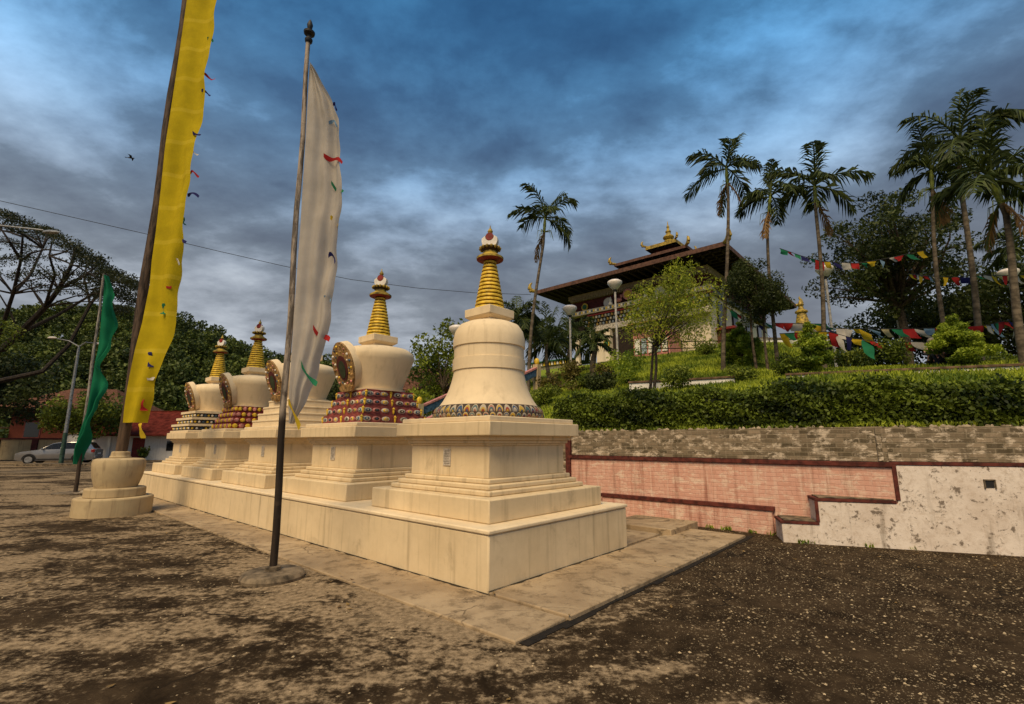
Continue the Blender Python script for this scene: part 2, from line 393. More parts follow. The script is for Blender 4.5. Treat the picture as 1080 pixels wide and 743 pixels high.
FLAGC = {k: cloth('flag_' + k, c, 90) for k, c in dict(red=(.42, .03, .03), yellow=(.66, .46, .03), green=(.03, .22, .11), blue=(.20, .33, .48), white=(.62, .58, .52), navy=(.03, .03, .13), cream=(.58, .50, .28)).items()}
def leaf_mat(name, dark, light, trans=.25):
    m, t, b = base_mat(name, .6, .25)
    a = t.new('ShaderNodeAttribute', attribute_name='tint'); c = t.mix(a.outputs['Fac'], dark, light)
    t.put(b.inputs['Base Color'], c)
    tr = t.new('ShaderNodeBsdfTranslucent'); t.put(tr.inputs[0], t.mix(.5, c, light))
    mx = t.new('ShaderNodeMixShader'); mx.inputs[0].default_value = trans
    t.l.new(b.outputs[0], mx.inputs[1]); t.l.new(tr.outputs[0], mx.inputs[2]); t.l.new(mx.outputs[0], t.n['Material Output'].inputs[0])
    return m
LF_DARK = leaf_mat('dark_tree_leaf', (.012, .020, .007), (.065, .085, .018))
LF_RAIN = leaf_mat('rain_tree_leaf', (.012, .018, .007), (.040, .048, .014))
LF_FOREST = leaf_mat('forest_leaf', (.020, .036, .010), (.11, .14, .022), .15)
LF_MID = leaf_mat('mid_green_leaf', (.03, .055, .008), (.20, .24, .025))
LF_BRIGHT = leaf_mat('bright_yellow_green_leaf', (.07, .11, .010), (.38, .42, .035), .35)
LF_HEDGE = leaf_mat('hedge_leaf', (.009, .020, .003), (.15, .20, .018))
LF_PALM = leaf_mat('palm_leaflet', (.014, .026, .007), (.075, .10, .020))
LF_CON = leaf_mat('conifer_spray', (.06, .11, .012), (.34, .42, .035), .35)
LF_REDDISH = leaf_mat('croton_leaf', (.045, .022, .010), (.17, .15, .03))
LF_GRASS = leaf_mat('grass_blade', (.08, .13, .011), (.36, .41, .032))
BARK = plain('grey_brown_bark', (.085, .062, .042), .9, 0, .4, 8, .5)
BARKD = plain('dark_bark', (.028, .021, .016), .9, 0, .4, 8, .5)
def mat_palmtrunk():
    m, t, b = base_mat('ringed_palm_trunk', .85, .2); p = t.pos(); s = t.new('ShaderNodeSeparateXYZ'); t.l.new(p, s.inputs[0])
    n = t.noise(p, 5, 6, .6); ring = t.math('LESS_THAN', t.math('FRACT', t.math('ADD', t.math('MULTIPLY', s.outputs[2], 5.5), t.math('MULTIPLY', n, .6))), .22)
    c = t.mix(t.step(n, .35, .65), (.055, .044, .030), (.15, .12, .085)); c = t.mix(t.math('MULTIPLY', ring, .45), c, (.045, .035, .025))
    t.put(b.inputs['Base Color'], c); bump(t, b, t.math('ADD', n, ring), .4, .02); return m
PTRUNK = mat_palmtrunk()
CROWNSH = plain('green_crownshaft', (.16, .20, .03), .55, 0, .3, 5)
def mat_soil():
    m, t, b = base_mat('bank_turf', .95, .1); p = t.pos()
    n = t.noise(p, 1.5, 9, .7); c = t.mix(t.step(n, .3, .7), (.09, .135, .012), (.24, .28, .024)); c = t.mix(t.step(t.noise(p, .5, 5), .62, .74), c, (.12, .085, .05))
    t.put(b.inputs['Base Color'], c); bump(t, b, t.noise(p, 12, 8, .7), .8, .05); return m
TURF = mat_soil()
FORESTFLOOR = plain('forest_floor', (.012, .020, .008), .95, 0, .3, .2, .3)

# ------------------------------------------------------------------ leaf meshes
def leaf_obj(name, pts, size, mat, parent=None, loc=(0, 0, 0), aspect=.5, up=.35, tint=None, dirs=None, kind=None, droop=0, inner=None):
    """one quad per leaf: base, side, tip, side"""
    pts = np.asarray(pts, float); n = len(pts)
    size = np.asarray(size, float) * np.ones(n)
    d = rng.normal(size=(n, 3)) if dirs is None else np.asarray(dirs, float) + rng.normal(size=(n, 3)) * .12
    d[:, 2] -= droop
    d /= np.linalg.norm(d, axis=1)[:, None] + 1e-9
    nr = rng.normal(size=(n, 3)); nr[:, 2] += up * 3
    s = np.cross(d, nr); s /= np.linalg.norm(s, axis=1)[:, None] + 1e-9
    L = d * size[:, None]; S = s * (size * aspect * .5)[:, None]
    nn = np.cross(s, d) * (size * .08)[:, None]
    V = np.stack([pts - L * .5, pts + S - nn, pts + L * .5, pts - S - nn], 1).reshape(-1, 3) - np.asarray(loc)
    me = bpy.data.meshes.new(name)
    me.vertices.add(4 * n); me.vertices.foreach_set('co', V.ravel())
    me.loops.add(4 * n); me.loops.foreach_set('vertex_index', np.arange(4 * n, dtype=np.int32))
    me.polygons.add(n); me.polygons.foreach_set('loop_start', np.arange(0, 4 * n, 4, dtype=np.int32)); me.polygons.foreach_set('loop_total', np.full(n, 4, np.int32))
    me.update(calc_edges=True)
    tv = rng.random(n) if tint is None else np.clip(np.asarray(tint) + rng.normal(size=n) * .18, 0, 1)
    at = me.attributes.new('tint', 'FLOAT', 'FACE'); at.data.foreach_set('value', tv.astype(np.float32))
    me.materials.append(mat)
    o = bpy.data.objects.new(name, me); C.objects.link(o); 
    if parent: o.parent = parent
    return o
def clump_pts(centres, radii, per, flat=.7, shell=.0):
    out = []; tint = []
    for c, r in zip(centres, radii):
        k = max(4, int(per * (r ** 2)))
        d = rng.normal(size=(k, 3)); d /= np.linalg.norm(d, axis=1)[:, None]
        rad = (shell + (1 - shell) * rng.random(k) ** .5)[:, None] * r
        q = d * rad; q[:, 2] *= flat
        out.append(np.asarray(c) + q); tint.append(np.full(k, rng.random()))
    return np.concatenate(out), np.concatenate(tint)
def limb(mb, a, b, r0, r1, bend=.15, n=6, seg=5):
    a, b = Vector(a), Vector(b); L = (b - a).length; off = Vector((random.uniform(-1, 1), random.uniform(-1, 1), random.uniform(.0, 1))) * L * bend
    pts = []; 
    for i in range(seg + 1):
        t = i / seg; pts.append(a.lerp(b, t) + off * math.sin(math.pi * t))
    mb.tube(pts, [r0 + (r1 - r0) * i / seg for i in range(seg + 1)], n)
    return pts
def tree(name, label, loc, h, cr, trunk_r, mat, n_cl=26, per=260, leaf=.16, trunk_h=.4, flat=.75, squash=1.0, bark=None, group=None, cat='tree', lean=(0, 0), cl_r=.33, shape='round', droop=0, aspect=.5, stems=1):
    loc = Vector(loc); t = thing(name, label, cat, loc, 0, group)
    mb = MB(); cen = []; rad = []
    cz = h * (trunk_h + (1 - trunk_h) / 2); rz = h * (1 - trunk_h) / 2 * squash
    for i in range(n_cl):
        d = rng.normal(size=3); d /= np.linalg.norm(d); rr = rng.random() ** .45
        zz = d[2] * rr
        kx = 1.0
        if shape == 'cone': kx = max(.12, 1 - (zz + 1) / 2 * .95) * 1.25
        if shape == 'umbrella': zz = abs(zz) * .6 + .2
        c = np.array([d[0] * rr * cr * kx + lean[0], d[1] * rr * cr * kx + lean[1], cz + zz * rz * .9])
        cen.append(c); rad.append(cr * cl_r * (.65 + .7 * rng.random()) * (kx ** .5))
    tops = []
    for k in range(stems):
        a0 = Vector((random.uniform(-.1, .1) * (stems > 1) * 4, random.uniform(-.1, .1) * (stems > 1) * 2, -.15)); top = Vector((lean[0] * .6 + a0.x * 1.6, lean[1] * .6, h * (trunk_h + .12)))
        limb(mb, a0, top, trunk_r, trunk_r * .62, .05, 8, 6); tops.append(top)
        if shape in ('cone',): limb(mb, top, (lean[0], lean[1], h * .93), trunk_r * .6, trunk_r * .1, .02)
    for i, c in enumerate(cen):
        if i % 2 == 0 or n_cl < 16:
            tp = tops[i % len(tops)]
            s = tp.lerp(Vector((0, 0, h * trunk_h)), random.random() * .5) if shape != 'cone' else Vector((lean[0], lean[1], max(h * .2, c[2] - cr * .3)))
            limb(mb, s, c, trunk_r * .38, trunk_r * .07, .12, 5, 4)
    mb.build('trunk', bark or BARK, t)
    pts, tint = clump_pts(cen, rad, per, flat, .25)
    leaf_obj('crown', pts, leaf * (.6 + .8 * rng.random(len(pts))), mat, t, aspect=aspect, tint=tint, droop=droop)
    return t
def bush(name, label, loc, r, h, mat, n=900, leaf=.10, cat='bush', group=None, n_cl=9, droop=0):
    loc = Vector(loc); t = thing(name, label, cat, loc, 0, group)
    cen = [np.array([rng.normal() * r * .38, rng.normal() * r * .38, h * (.3 + .5 * rng.random())]) for _ in range(n_cl)]
    cen.append(np.array([0, 0, h * .45])); rad = [r * (.42 + .25 * rng.random()) for _ in cen]
    per = n / sum(q * q for q in rad)
    pts, tint = clump_pts(cen, rad, per, h / (2 * r) if h < 2 * r else 1, .2)
    pts[:, 2] = np.maximum(pts[:, 2], .02)
    leaf_obj('foliage', pts, leaf * (.6 + .8 * rng.random(len(pts))), mat, t, tint=tint, droop=droop)
    mb = MB()
    for k in range(5):
        c = cen[k]; mb.tube([(0, 0, -.1), (c[0] * .4, c[1] * .4, c[2] * .5), tuple(c)], [.03, .02, .008], 5)
    mb.build('stem', BARKD, t); return t

# ================================================================== SETTING
# court: one sheet to the horizon
mb = MB()
xs = [-900, -200, -60, -20, -8, -3, 0, 3, 6, 10, 20, 60, 200, 900]; ys = [-300, -40, -6, 0, 2, 4, 6, 8, 12, 20, 40, 90, 250, 900]
mb.grid([[(x, y, 0) for x in xs] for y in ys]); court = tag(mb.build('court_ground', ASPHALT), kind='structure')
# apron of cast slabs round the plinth (site frame)
mb = MB()
def slab(v0, v1, u0, u1, z=.03): mb.box(v0, v1, u0, u1, -.05, z)
uj = [2.78, 4.9, 7.6, 10.6, 13.7, 16.8, 20.4]
for a, b in zip(uj[:-1], uj[1:]): slab(3.16, 3.865, a + .006, b - .006, .028 + random.uniform(-.004, .004))
for a, b in zip([3.865, 6.1, 7.3], [6.1, 7.3, 9.0]): slab(a + .006, b - .006, 2.74 + random.uniform(0, .04), 3.775, .05 + random.uniform(-.004, .004))
for a, b in zip([3.79, 5.3, 7.5, 10, 13, 16], [5.3, 7.5, 10, 13, 16, 20.4]): slab(6.87, 9.55, a + .006, b - .006, .026)
slab(8.12, 9.3, 3.66, 4.9, .14); slab(6.95, 8.1, 3.85, 5.8, .06)
apron = mb.build('path_apron', CONCRETE, bevel=.012); apron.rotation_euler = (0, 0, PHI); tag(apron, kind='structure')
mb = MB()  # dark strip painted in as the shadow below the raised apron edge
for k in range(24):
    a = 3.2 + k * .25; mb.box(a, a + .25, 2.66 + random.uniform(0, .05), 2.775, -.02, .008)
o = mb.build('path_edge_shadow', plain('painted_kerb_shadow', (.014, .010, .006), .95, 0, .3, 12, .5)); o.rotation_euler = (0, 0, PHI); tag(o, kind='structure')
mb = MB()  # irregular dirt line at the plinth foot, its dark colour doubling as contact shade
def grime_shade(fn, a, b_):
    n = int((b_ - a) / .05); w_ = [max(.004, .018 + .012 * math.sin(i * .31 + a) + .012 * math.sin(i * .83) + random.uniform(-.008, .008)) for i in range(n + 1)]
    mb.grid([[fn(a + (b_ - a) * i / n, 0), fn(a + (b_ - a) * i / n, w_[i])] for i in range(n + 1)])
grime_shade(lambda k, q: (3.869 - q, k, .034), 3.76, 19.2); grime_shade(lambda k, q: (k, 3.779 - q, .057), 3.85, 6.86)
o = mb.build('path_grime_shade', plain('dirt_contact_shade', (.045, .033, .018), .95, 0, .4, 14, .4), smooth=False); o.rotation_euler = (0, 0, PHI); tag(o, kind='structure')
# loose gravel over the court
def gravel(n):
    vs, fs, tv = [], [], []
    while len(tv) < n * 8:
        x = rng.uniform(-6, 8); y = 1.2 + 7.5 * rng.random() ** 1.4; v, u = to_site(x, y)
        if v > 3.1 and 2.6 < u < 20 and v < 9.6: continue
        if min(v - 9.5, (Vector((x, y)) - BEND).dot(N2) + .2) > 0 or (Vector((x, y)) - BEND).dot(N2) > -.1 and u < 2.7: continue
        if rng.random() > .22 + .78 * sm(-.8, 2.0, x - .12 * y): continue
        r = .004 + .013 * rng.random() ** 2.2; b_ = len(vs); a = rng.random() * 6.3; ca, sa = math.cos(a) * r, math.sin(a) * r; k = .55 + .4 * rng.random(); h = r * (.5 + .5 * rng.random())
        vs += [(x + ca, y + sa, h * .3), (x - sa * k, y + ca * k, h * .2), (x - ca, y - sa, h * .3), (x + sa * k, y - ca * k, h * .2), (x + ca * .1, y, h), (x, y, -h)]
        fs += [(b_, b_ + 1, b_ + 4), (b_ + 1, b_ + 2, b_ + 4), (b_ + 2, b_ + 3, b_ + 4), (b_ + 3, b_, b_ + 4), (b_ + 1, b_, b_ + 5), (b_ + 2, b_ + 1, b_ + 5), (b_ + 3, b_ + 2, b_ + 5), (b_, b_ + 3, b_ + 5)]; tv += [rng.random() ** 1.6] * 8
    me = bpy.data.meshes.new('gravel'); me.from_pydata(vs, [], fs); at = me.attributes.new('tint', 'FLOAT', 'FACE'); at.data.foreach_set('value', np.array(tv, np.float32))
    m, t, b = base_mat('loose_gravel', .9, .1); a = t.new('ShaderNodeAttribute', attribute_name='tint'); t.put(b.inputs['Base Color'], t.mix(a.outputs['Fac'], (.07, .048, .027), (.50, .39, .24)))
    me.materials.append(m); o = bpy.data.objects.new('gravel', me); C.objects.link(o); tag(o, kind='stuff')
gravel(11000)
def litter(n):
    pts = []; 
    while len(pts) < n:
        x = rng.uniform(-9, 8); y = rng.uniform(1.6, 14); v, u = to_site(x, y)
        if v > 9.4 or (Vector((x, y)) - BEND).dot(N2) > -.15 and u < 2.7: continue
        if v > 3.8 and u > 3.7: continue
        if rng.random() > .25 + .75 * sm(6.5, 9.3, v): continue
        pts.append((x, y, .065 if v > 3.1 and u > 2.7 else .016))
    d = np.stack([rng.normal(size=n), rng.normal(size=n), rng.normal(size=n) * .12], 1)
    tag(leaf_obj('litter', pts, rng.uniform(.03, .08, n), leaf_mat('dry_fallen_leaf', (.07, .035, .015), (.30, .19, .06), .1), dirs=d, up=6, aspect=.5), kind='stuff')
litter(150)
# raised garden terrain behind the retaining wall
mb = MB()
vs_ = [9.78, 9.9, 10.4, 11.2, 12, 13, 14, 15, 16, 17, 18, 20, 22, 24, 27, 30, 33, 36, 40, 45, 50, 60, 80, 110]
us_ = [-45, -35, -28, -22, -17, -13, -10, -8, -6, -4, -2, -.5, .3, .75, 1.3, 2, 3, 4, 5, 6, 7, 8, 10, 12, 14, 16, 18, 20, 22, 25, 28, 32, 36, 40, 46, 52, 60]
pts = []
for v in vs_:
    row = []
    for u in us_:
        p = site(v, u)
        w_ = v - 9.65
        if u >= .75: p = site(v, u + .2 * w_)
        else: q = BEND + (VX * w_ + UX * .2 * w_) + D2 * (.75 - u); p = Vector((q.x, q.y, 0))
        row.append((p.x, p.y, ground_z(p.x, p.y) - (.0 if ground_z(p.x, p.y) > .05 else .05)))
    pts.append(row)
mb.grid(pts); tag(mb.build('terrain_bank', TURF), kind='structure')
# wooded hill, far left
def hill_z(px, Y):
    top = interp([(-400, 352), (0, 362), (120, 360), (180, 368), (215, 384), (262, 405), (300, 412), (360, 418), (430, 422), (520, 445), (600, 464)], px)
    zt = CAM_H + (466 - top) / FPX * 112
    return zt * sm(58, 108, Y) * (1 - .35 * sm(112, 190, Y))
mb = MB(); cols = list(range(-560, 621, 20)); Ys = [50, 56, 62, 68, 75, 82, 90, 98, 106, 112, 125, 150, 190]
mb.grid([[((c - 540) / FPX * Y, Y, hill_z(c, Y) - .1) for c in cols] for Y in Ys]); tag(mb.build('hills_forest', FORESTFLOOR), kind='structure')
cen, rad = [], []
for i in range(1000):
    px = rng.uniform(-150, 520); Y = 56 + 56 * rng.random() ** .8; X = (px - 540) / FPX * Y; z = hill_z(px, Y)
    r = rng.uniform(1.3, 2.6); hh = rng.uniform(3.5, 7.0) * (.5 + .5 * sm(60, 80, Y))
    if px > 440: hh *= .6
    for k in range(3):
        cen.append((X + rng.normal() * r * .5, Y + rng.normal() * r * .5, z + hh * (.45 + .25 * k))); rad.append(r * rng.uniform(.55, .9))
pts, tint = clump_pts(cen, rad, 70, .8, .5)
tag(leaf_obj('forest', pts, .50 * (.6 + .8 * rng.random(len(pts))), LF_FOREST, tint=tint, aspect=.7), kind='stuff')

# ================================================================== CHORTENS
pl = thing('plinth', 'long low cream plinth with dark streaks carrying the row of five chortens', 'plinth', (0, 0, 0), PHI)
b = MB().box(3.87, 6.85, 3.78, 19.25, -.05, .61); b.build('plinth_wall', CREAM, pl, bevel=.018)
b = MB().box(3.855, 6.865, 3.765, 19.265, .612, .664); b.build('coping', CREAM_UP, pl, bevel=.016)
def plaque(t):
    p = MB().box(-.822, -.806, -.075, .075, 1.27, 1.50); o = p.build('plaque', plain('grey_plaque_stone', (.50, .44, .36), .8, 0, .2, 20), t)
    l = MB()
    for k in range(9): l.box(-.8245, -.8221, -.06 + .01 * random.random(), .06 - .02 * random.random(), 1.475 - k * .022, 1.481 - k * .022)
    l.build('inscription', plain('engraved_grey', (.16, .13, .10), .9), o)
def pedestal(t):
    Z = .664
    mb = MB().sq(1.21, Z, .935); mb.sq(1.02, .935, 1.0); mb.sq(.95, 1.0, 1.065); mb.sq(.88, 1.065, 1.13)
    mb.build('stepped_base', CREAM, t, bevel=.016)
    mb = MB().sq(.81, 1.13, 1.545); mb.sq(.835, 1.545, 1.572); mb.sq(.86, 1.572, 1.615); mb.sq(.90, 1.615, 1.67)
    mb.build('dado', CREAM, t, bevel=.008)
    MB().sq(.985, 1.67, 1.855).build('cornice', CREAM, t, bevel=.014)
    MB().sq(.925, 1.855, 1.925).build('cornice_slab', CREAM_UP, t, bevel=.012)
    plaque(t)
def spire(t, zb):
    """harmika box, thirteen rings, parasol, crescent, sun and tip; zb = top of dome"""
    mb = MB().sq(.21, zb - .03, zb + .03); mb.sq(.215, zb + .03, zb + .075, .275); mb.sq(.28, zb + .075, zb + .205)
    mb.build('harmika', CREAM_UP, t, bevel=.008)
    z0 = zb + .205; z1 = z0 + .84
    MB().lathe([(.19, z0), (.078, z1)], 24).build('spire_core', DARKGAP, t)
    mb = MB(); n = 13
    for k in range(n):
        a = z0 + (z1 - z0) * k / n; h_ = (z1 - z0) / n; r = .245 - (.245 - .108) * k / (n - 1)
        mb.lathe([(r - .04, a + h_ * .02), (r, a + h_ * .06), (r + .002, a + h_ * .30), (r - .008, a + h_ * .66), (r - .045, a + h_ * .70)], 24)
    mb.build('spire_rings', YEL, t)
    mb = MB().lathe([(.09, z1 - .01), (.20, z1 + .003), (.218, z1 + .012)], 24, mi=1)
    mb.lathe([(.219, z1 + .013), (.222, z1 + .045), (.16, z1 + .085), (.115, z1 + .12), (.11, z1 + .15)], 24)
    mb.build('parasol', [GOLD, RED], t)
    mb = MB().lathe([(.10, z1 + .148), (.13, z1 + .17), (.168, z1 + .215), (.15, z1 + .222), (.05, z1 + .222)], 24, mi=1)
    for k in range(14):
        a = 2 * math.pi * k / 14; mb.ball((.158 * math.cos(a), .158 * math.sin(a), z1 + .205), (.03, .03, .03), 0, 6, 4)
    mb.build('lotus_cup', [GOLD, DARKGAP], t)
    zc_ = z1 + .345; mb = MB(); arc = []
    for k in range(17):
        a = R(-196) + R(212) * k / 16; arc.append((.135 * math.cos(a), .135 * math.sin(a)))
    for k in range(17):
        a = R(16) - R(212) * k / 16; arc.append((.074 * math.cos(a), .062 + .070 * math.sin(a)))
    mb.prism(arc, .09, lambda a, b_, q: (-.045 + q, a, zc_ + b_)); cr_ = mb.build('crescent', WHITE, t); cr_.rotation_euler = (0, 0, R(28))
    mb = MB(); mb.prism([(.066 * math.cos(2 * math.pi * k / 20), .066 * math.sin(2 * math.pi * k / 20)) for k in range(20)], .10, lambda a, b_, q: (-.05 + q, a, zc_ + .062 + b_))
    mb.build('sun_disc', RED, t).rotation_euler = (0, 0, R(28))
    MB().lathe([(.01, zc_ + .12), (.035, zc_ + .135), (.045, zc_ + .165), (.028, zc_ + .20), (.012, zc_ + .225), (.006, zc_ + .27)], 12).build('finial', GOLD, t)
def bumpa(t, z, r0=.515, r1=.735, h=.90):
    MB().lathe([(r0 + .06, z - .005), (r0 + .065, z + .035), (r0, z + .037), (r0 + .02, z + .12), (r0 + .10, z + h * .38), (r1 - .03, z + h * .66), (r1, z + h * .76), (r1 - .03, z + h * .86), (r1 - .12, z + h * .935), (r1 - .25, z + h * .97), (.24, z + h * 1.0)], 48).build('dome', CREAM_UP, t, angle=60)
def niche(t, z):
    ax = Vector((math.sin(R(-17)), 0, math.cos(R(-17)))); nx = Vector((-ax.z, 0, ax.x)); o = Vector((-.455, 0, z + .03))
    def egg(s, lift=0.):
        ps = []
        for k in range(36):
            a = 2 * math.pi * k / 36; bb = math.sin(a); aa = math.cos(a)
            wv = .335 * (1 + .16 * bb) ; tip = .05 * max(0, bb) ** 6
            ps.append((aa * wv * s, (.44 * bb + tip) * s + .43 + lift))
        return ps
    f = lambda a, b_, q: o + ax * b_ + nx * q + Vector((0, a, 0))
    nn_ = MB().prism(egg(1.05), .145, lambda a, b_, q: f(a, b_, -.03 + q)).build('niche', CREAM_UP, t, bevel=.012)
    mb = MB().prism(egg(1.045), .035, lambda a, b_, q: f(a, b_, .121 + q))
    for ring_, cnt, rr in ((.90, 18, .030), (.68, 14, .026)):
        e_ = egg(ring_); 
        for k in range(cnt):
            a, b_ = e_[int(k * 36 / cnt)]; c = f(a, b_, .157); mb.ball(c, rr * .82 * random.uniform(.8, 1.2), [1, 2, 3, 4, 0][(k * 2 + int(ring_ * 10)) % 5], 7, 4)
    mb.build('ornament_frame', [NICHEG, BLUEP, PINKP, YEL, WHITE], nn_)
    MB().prism(egg(.52, .0), .012, lambda a, b_, q: f(a, b_, .1565 + q)).build('niche_border', MAROON, nn_)
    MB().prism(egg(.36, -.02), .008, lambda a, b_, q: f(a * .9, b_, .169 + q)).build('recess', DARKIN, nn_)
    mb = MB(); 
    mb.prism([(-.19, .0), (.19, .0), (.24, .09), (.0, .14), (-.24, .09)], .06, lambda a, b_, q: f(a, b_, .13 + q)); mb.build('pedestal_lip', NICHEG, nn_)
def tiers(n, h0, h1, za, zb):
    return [(h0 + (h1 - h0) * k / (n - 1), za + (zb - za) * k / n, za + (zb - za) * (k + 1) / n) for k in range(n)]
def on_sides(mb, h, fn):
    for k in range(4):
        M = Matrix.Rotation(k * math.pi / 2, 4, 'Z'); fn(M)
SU = [5.23, 8.38, 11.50, 14.62, 17.75]; SV = 5.33
grp = 'chortens standing in a row on the plinth'
# 1: bell-shaped
t = thing('chorten', 'bell-shaped cream chorten with painted lotus ring, nearest at the plinth corner', 'chorten', site(SV, SU[0]), PHI, grp)
pedestal(t)
def mat_lotus():
    m, t, b = base_mat('painted_lotus_petals', .75, .2); o = t.obj(); sp_ = t.new('ShaderNodeSeparateXYZ'); t.l.new(o, sp_.inputs[0])
    ang = t.math('ADD', t.math('DIVIDE', t.math('ARCTAN2', sp_.outputs[1], sp_.outputs[0]), 2 * math.pi), .5)
    upper = t.math('GREATER_THAN', sp_.outputs[2], 2.002)
    def row(n, z0, z1, shift):
        a = t.math('ADD', t.math('MULTIPLY', ang, n), shift); u = t.math('FRACT', a); idn = t.math('FLOOR', a)
        v = t.math('DIVIDE', t.math('SUBTRACT', sp_.outputs[2], z0), z1 - z0)
        x = t.math('MULTIPLY', t.math('SUBTRACT', u, .5), 2.0)
        d = t.math('SQRT', t.math('ADD', t.math('POWER', t.math('ABSOLUTE', x), 2.0), t.math('POWER', t.math('MULTIPLY', t.math('MAXIMUM', v, 0.0), .96), 2.0)))
        pal = [(.42, .27, .04), (.25, .05, .035), (.05, .10, .11), (.36, .31, .24), (.04, .07, .13), (.30, .14, .10)]
        def pick(k):
            f = t.math('FRACT', t.math('MULTIPLY', t.math('ADD', idn, k * 1.7), .2857 if k else .4142))
            cr_ = t.new('ShaderNodeValToRGB'); cr_.color_ramp.interpolation = 'CONSTANT'; t.l.new(f, cr_.inputs[0]); el = cr_.color_ramp.elements
            el[0].position, el[0].color = 0, (*pal[k % 6], 1); el[1].position, el[1].color = .8, (*pal[(k + 4) % 6], 1)
            for q_ in (1, 2, 3): w_ = el.new(.2 * q_); w_.color = (*pal[(k + q_) % 6], 1)
            return cr_.outputs[0]
        c = t.mix(t.math('GREATER_THAN', d, .30), pick(3), pick(0)); c = t.mix(t.math('GREATER_THAN', d, .55), c, pick(2))
        c = t.mix(t.math('GREATER_THAN', d, .78), c, (.40, .33, .22)); return t.mix(t.math('GREATER_THAN', d, .90), c, (.05, .035, .025))
    c = t.mix(upper, row(56, 1.935, 2.0, 0.), row(46, 2.004, 2.115, .5))
    c = t.mix(t.math('MULTIPLY', t.step(t.noise(o, 9, 7, .7), .5, .7), .35), c, (.20, .15, .10))
    t.put(b.inputs['Base Color'], c); bump(t, b, c, .4, .02); return m
MB().lathe([(.80, 1.926), (.842, 1.936), (.856, 1.965), (.850, 1.995), (.832, 2.001), (.842, 2.025), (.826, 2.062), (.792, 2.098), (.758, 2.118), (.72, 2.12)], 96).build('lotus_ring', mat_lotus(), t, angle=60)
MB().lathe([(.74, 2.04), (.765, 2.105), (.735, 2.15), (.70, 2.20), (.655, 2.28), (.61, 2.39), (.578, 2.50), (.555, 2.60), (.548, 2.655), (.566, 2.66), (.568, 2.76), (.568, 2.835), (.548, 2.84), (.548, 3.02), (.566, 3.03), (.567, 3.09), (.562, 3.18), (.535, 3.29), (.47, 3.385), (.37, 3.43), (.22, 3.455)], 64).build('bell', CREAM_UP, t, angle=50)
spire(t, 3.45)
# 2: red petal tiers
t = thing('chorten', 'cream chorten on red tiers with yellow flames and a jewelled niche', 'chorten', site(SV, SU[1]), PHI, grp)
pedestal(t)
tl = tiers(4, .70, .53, 1.925, 2.55)
mb = MB()
for h_, a, b_ in tl:
    mb.sq(h_, a, b_, h_ * .985, 0)
    for k in range(4):
        M = Matrix.Rotation(k * math.pi / 2, 4, 'Z'); zc_ = (a + b_) / 2
        for j in range(-3, 4):
            y = j * h_ * .285
            if j == 0: continue
            for dx, rr, mi in ((.0, (.014, .092, .046), 1 if j % 2 else 2), (.008, (.016, .056, .030), [3, 4, 6][j % 3]), (.016, (.014, .022, .018), 1 if j % 2 else 3)):
                c = M @ Vector((h_ + dx, y, zc_)); q = MB(); q.ball((0, 0, 0), rr, mi, 8, 4)
                base_ = len(mb.v); mb.v += [tuple(Matrix.Translation(c) @ M @ Vector(p)) for p in q.v]; mb.f += [tuple(base_ + i for i in f_) for f_ in q.f]; mb.m += q.m
        for y in (-h_, 0):
            c = M @ Vector((h_, y, zc_)); mb.ball(c, (.022, .022, .074), 6, 8, 4); mb.ball(c + Vector((0, 0, .035)), (.032, .032, .02), 6, 8, 4)
mb.build('petal_tiers', [plain('rose_red_plaster', (.23, .05, .04), .7, 0, .3, 9, .3), plain('grey_petal_paint', (.46, .40, .31), .7, 0, .3, 12), PINKP, BLUEP, DARKGAP, CREAM_UP, YEL], t)
bumpa(t, 2.55); niche(t, 2.55); spire(t, 3.47)
# 3: plain steps
t = thing('chorten', 'cream chorten on plain cream steps, partly behind the white banner', 'chorten', site(SV, SU[2]), PHI, grp)
pedestal(t); mb = MB()
for h_, a, b_ in tiers(4, .80, .56, 1.925, 2.55): mb.sq(h_, a, b_ - .012); mb.sq(h_ + .012, b_ - .045, b_)
mb.build('plain_steps', CREAM_UP, t, bevel=.012); bumpa(t, 2.55); niche(t, 2.55); spire(t, 3.47)
# 4: bead tiers
t = thing('chorten', 'cream chorten on tiers of yellow and red beads, second from the far end', 'chorten', site(SV, SU[3]), PHI, grp)
pedestal(t); mb = MB()
for h_, a, b_ in tiers(4, .72, .55, 1.925, 2.53):
    mb.sq(h_, a, b_, mi=0)
    for k in range(4):
        M = Matrix.Rotation(k * math.pi / 2, 4, 'Z')
        for j in range(9):
            y = -h_ + (j + .5) * 2 * h_ / 9; c = M @ Vector((h_ + .01, y, (a + b_) / 2)); q = MB(); q.ball((0, 0, 0), (.05, h_ / 10, .06), 1 if (j + int(a * 10)) % 2 else 2, 7, 4)
            base_ = len(mb.v); mb.v += [tuple(Matrix.Translation(c) @ M @ Vector(p)) for p in q.v]; mb.f += [tuple(base_ + i for i in f_) for f_ in q.f]; mb.m += q.m
mb.build('bead_tiers', [RED, YEL, PINKP], t); bumpa(t, 2.53); niche(t, 2.53); spire(t, 3.45)
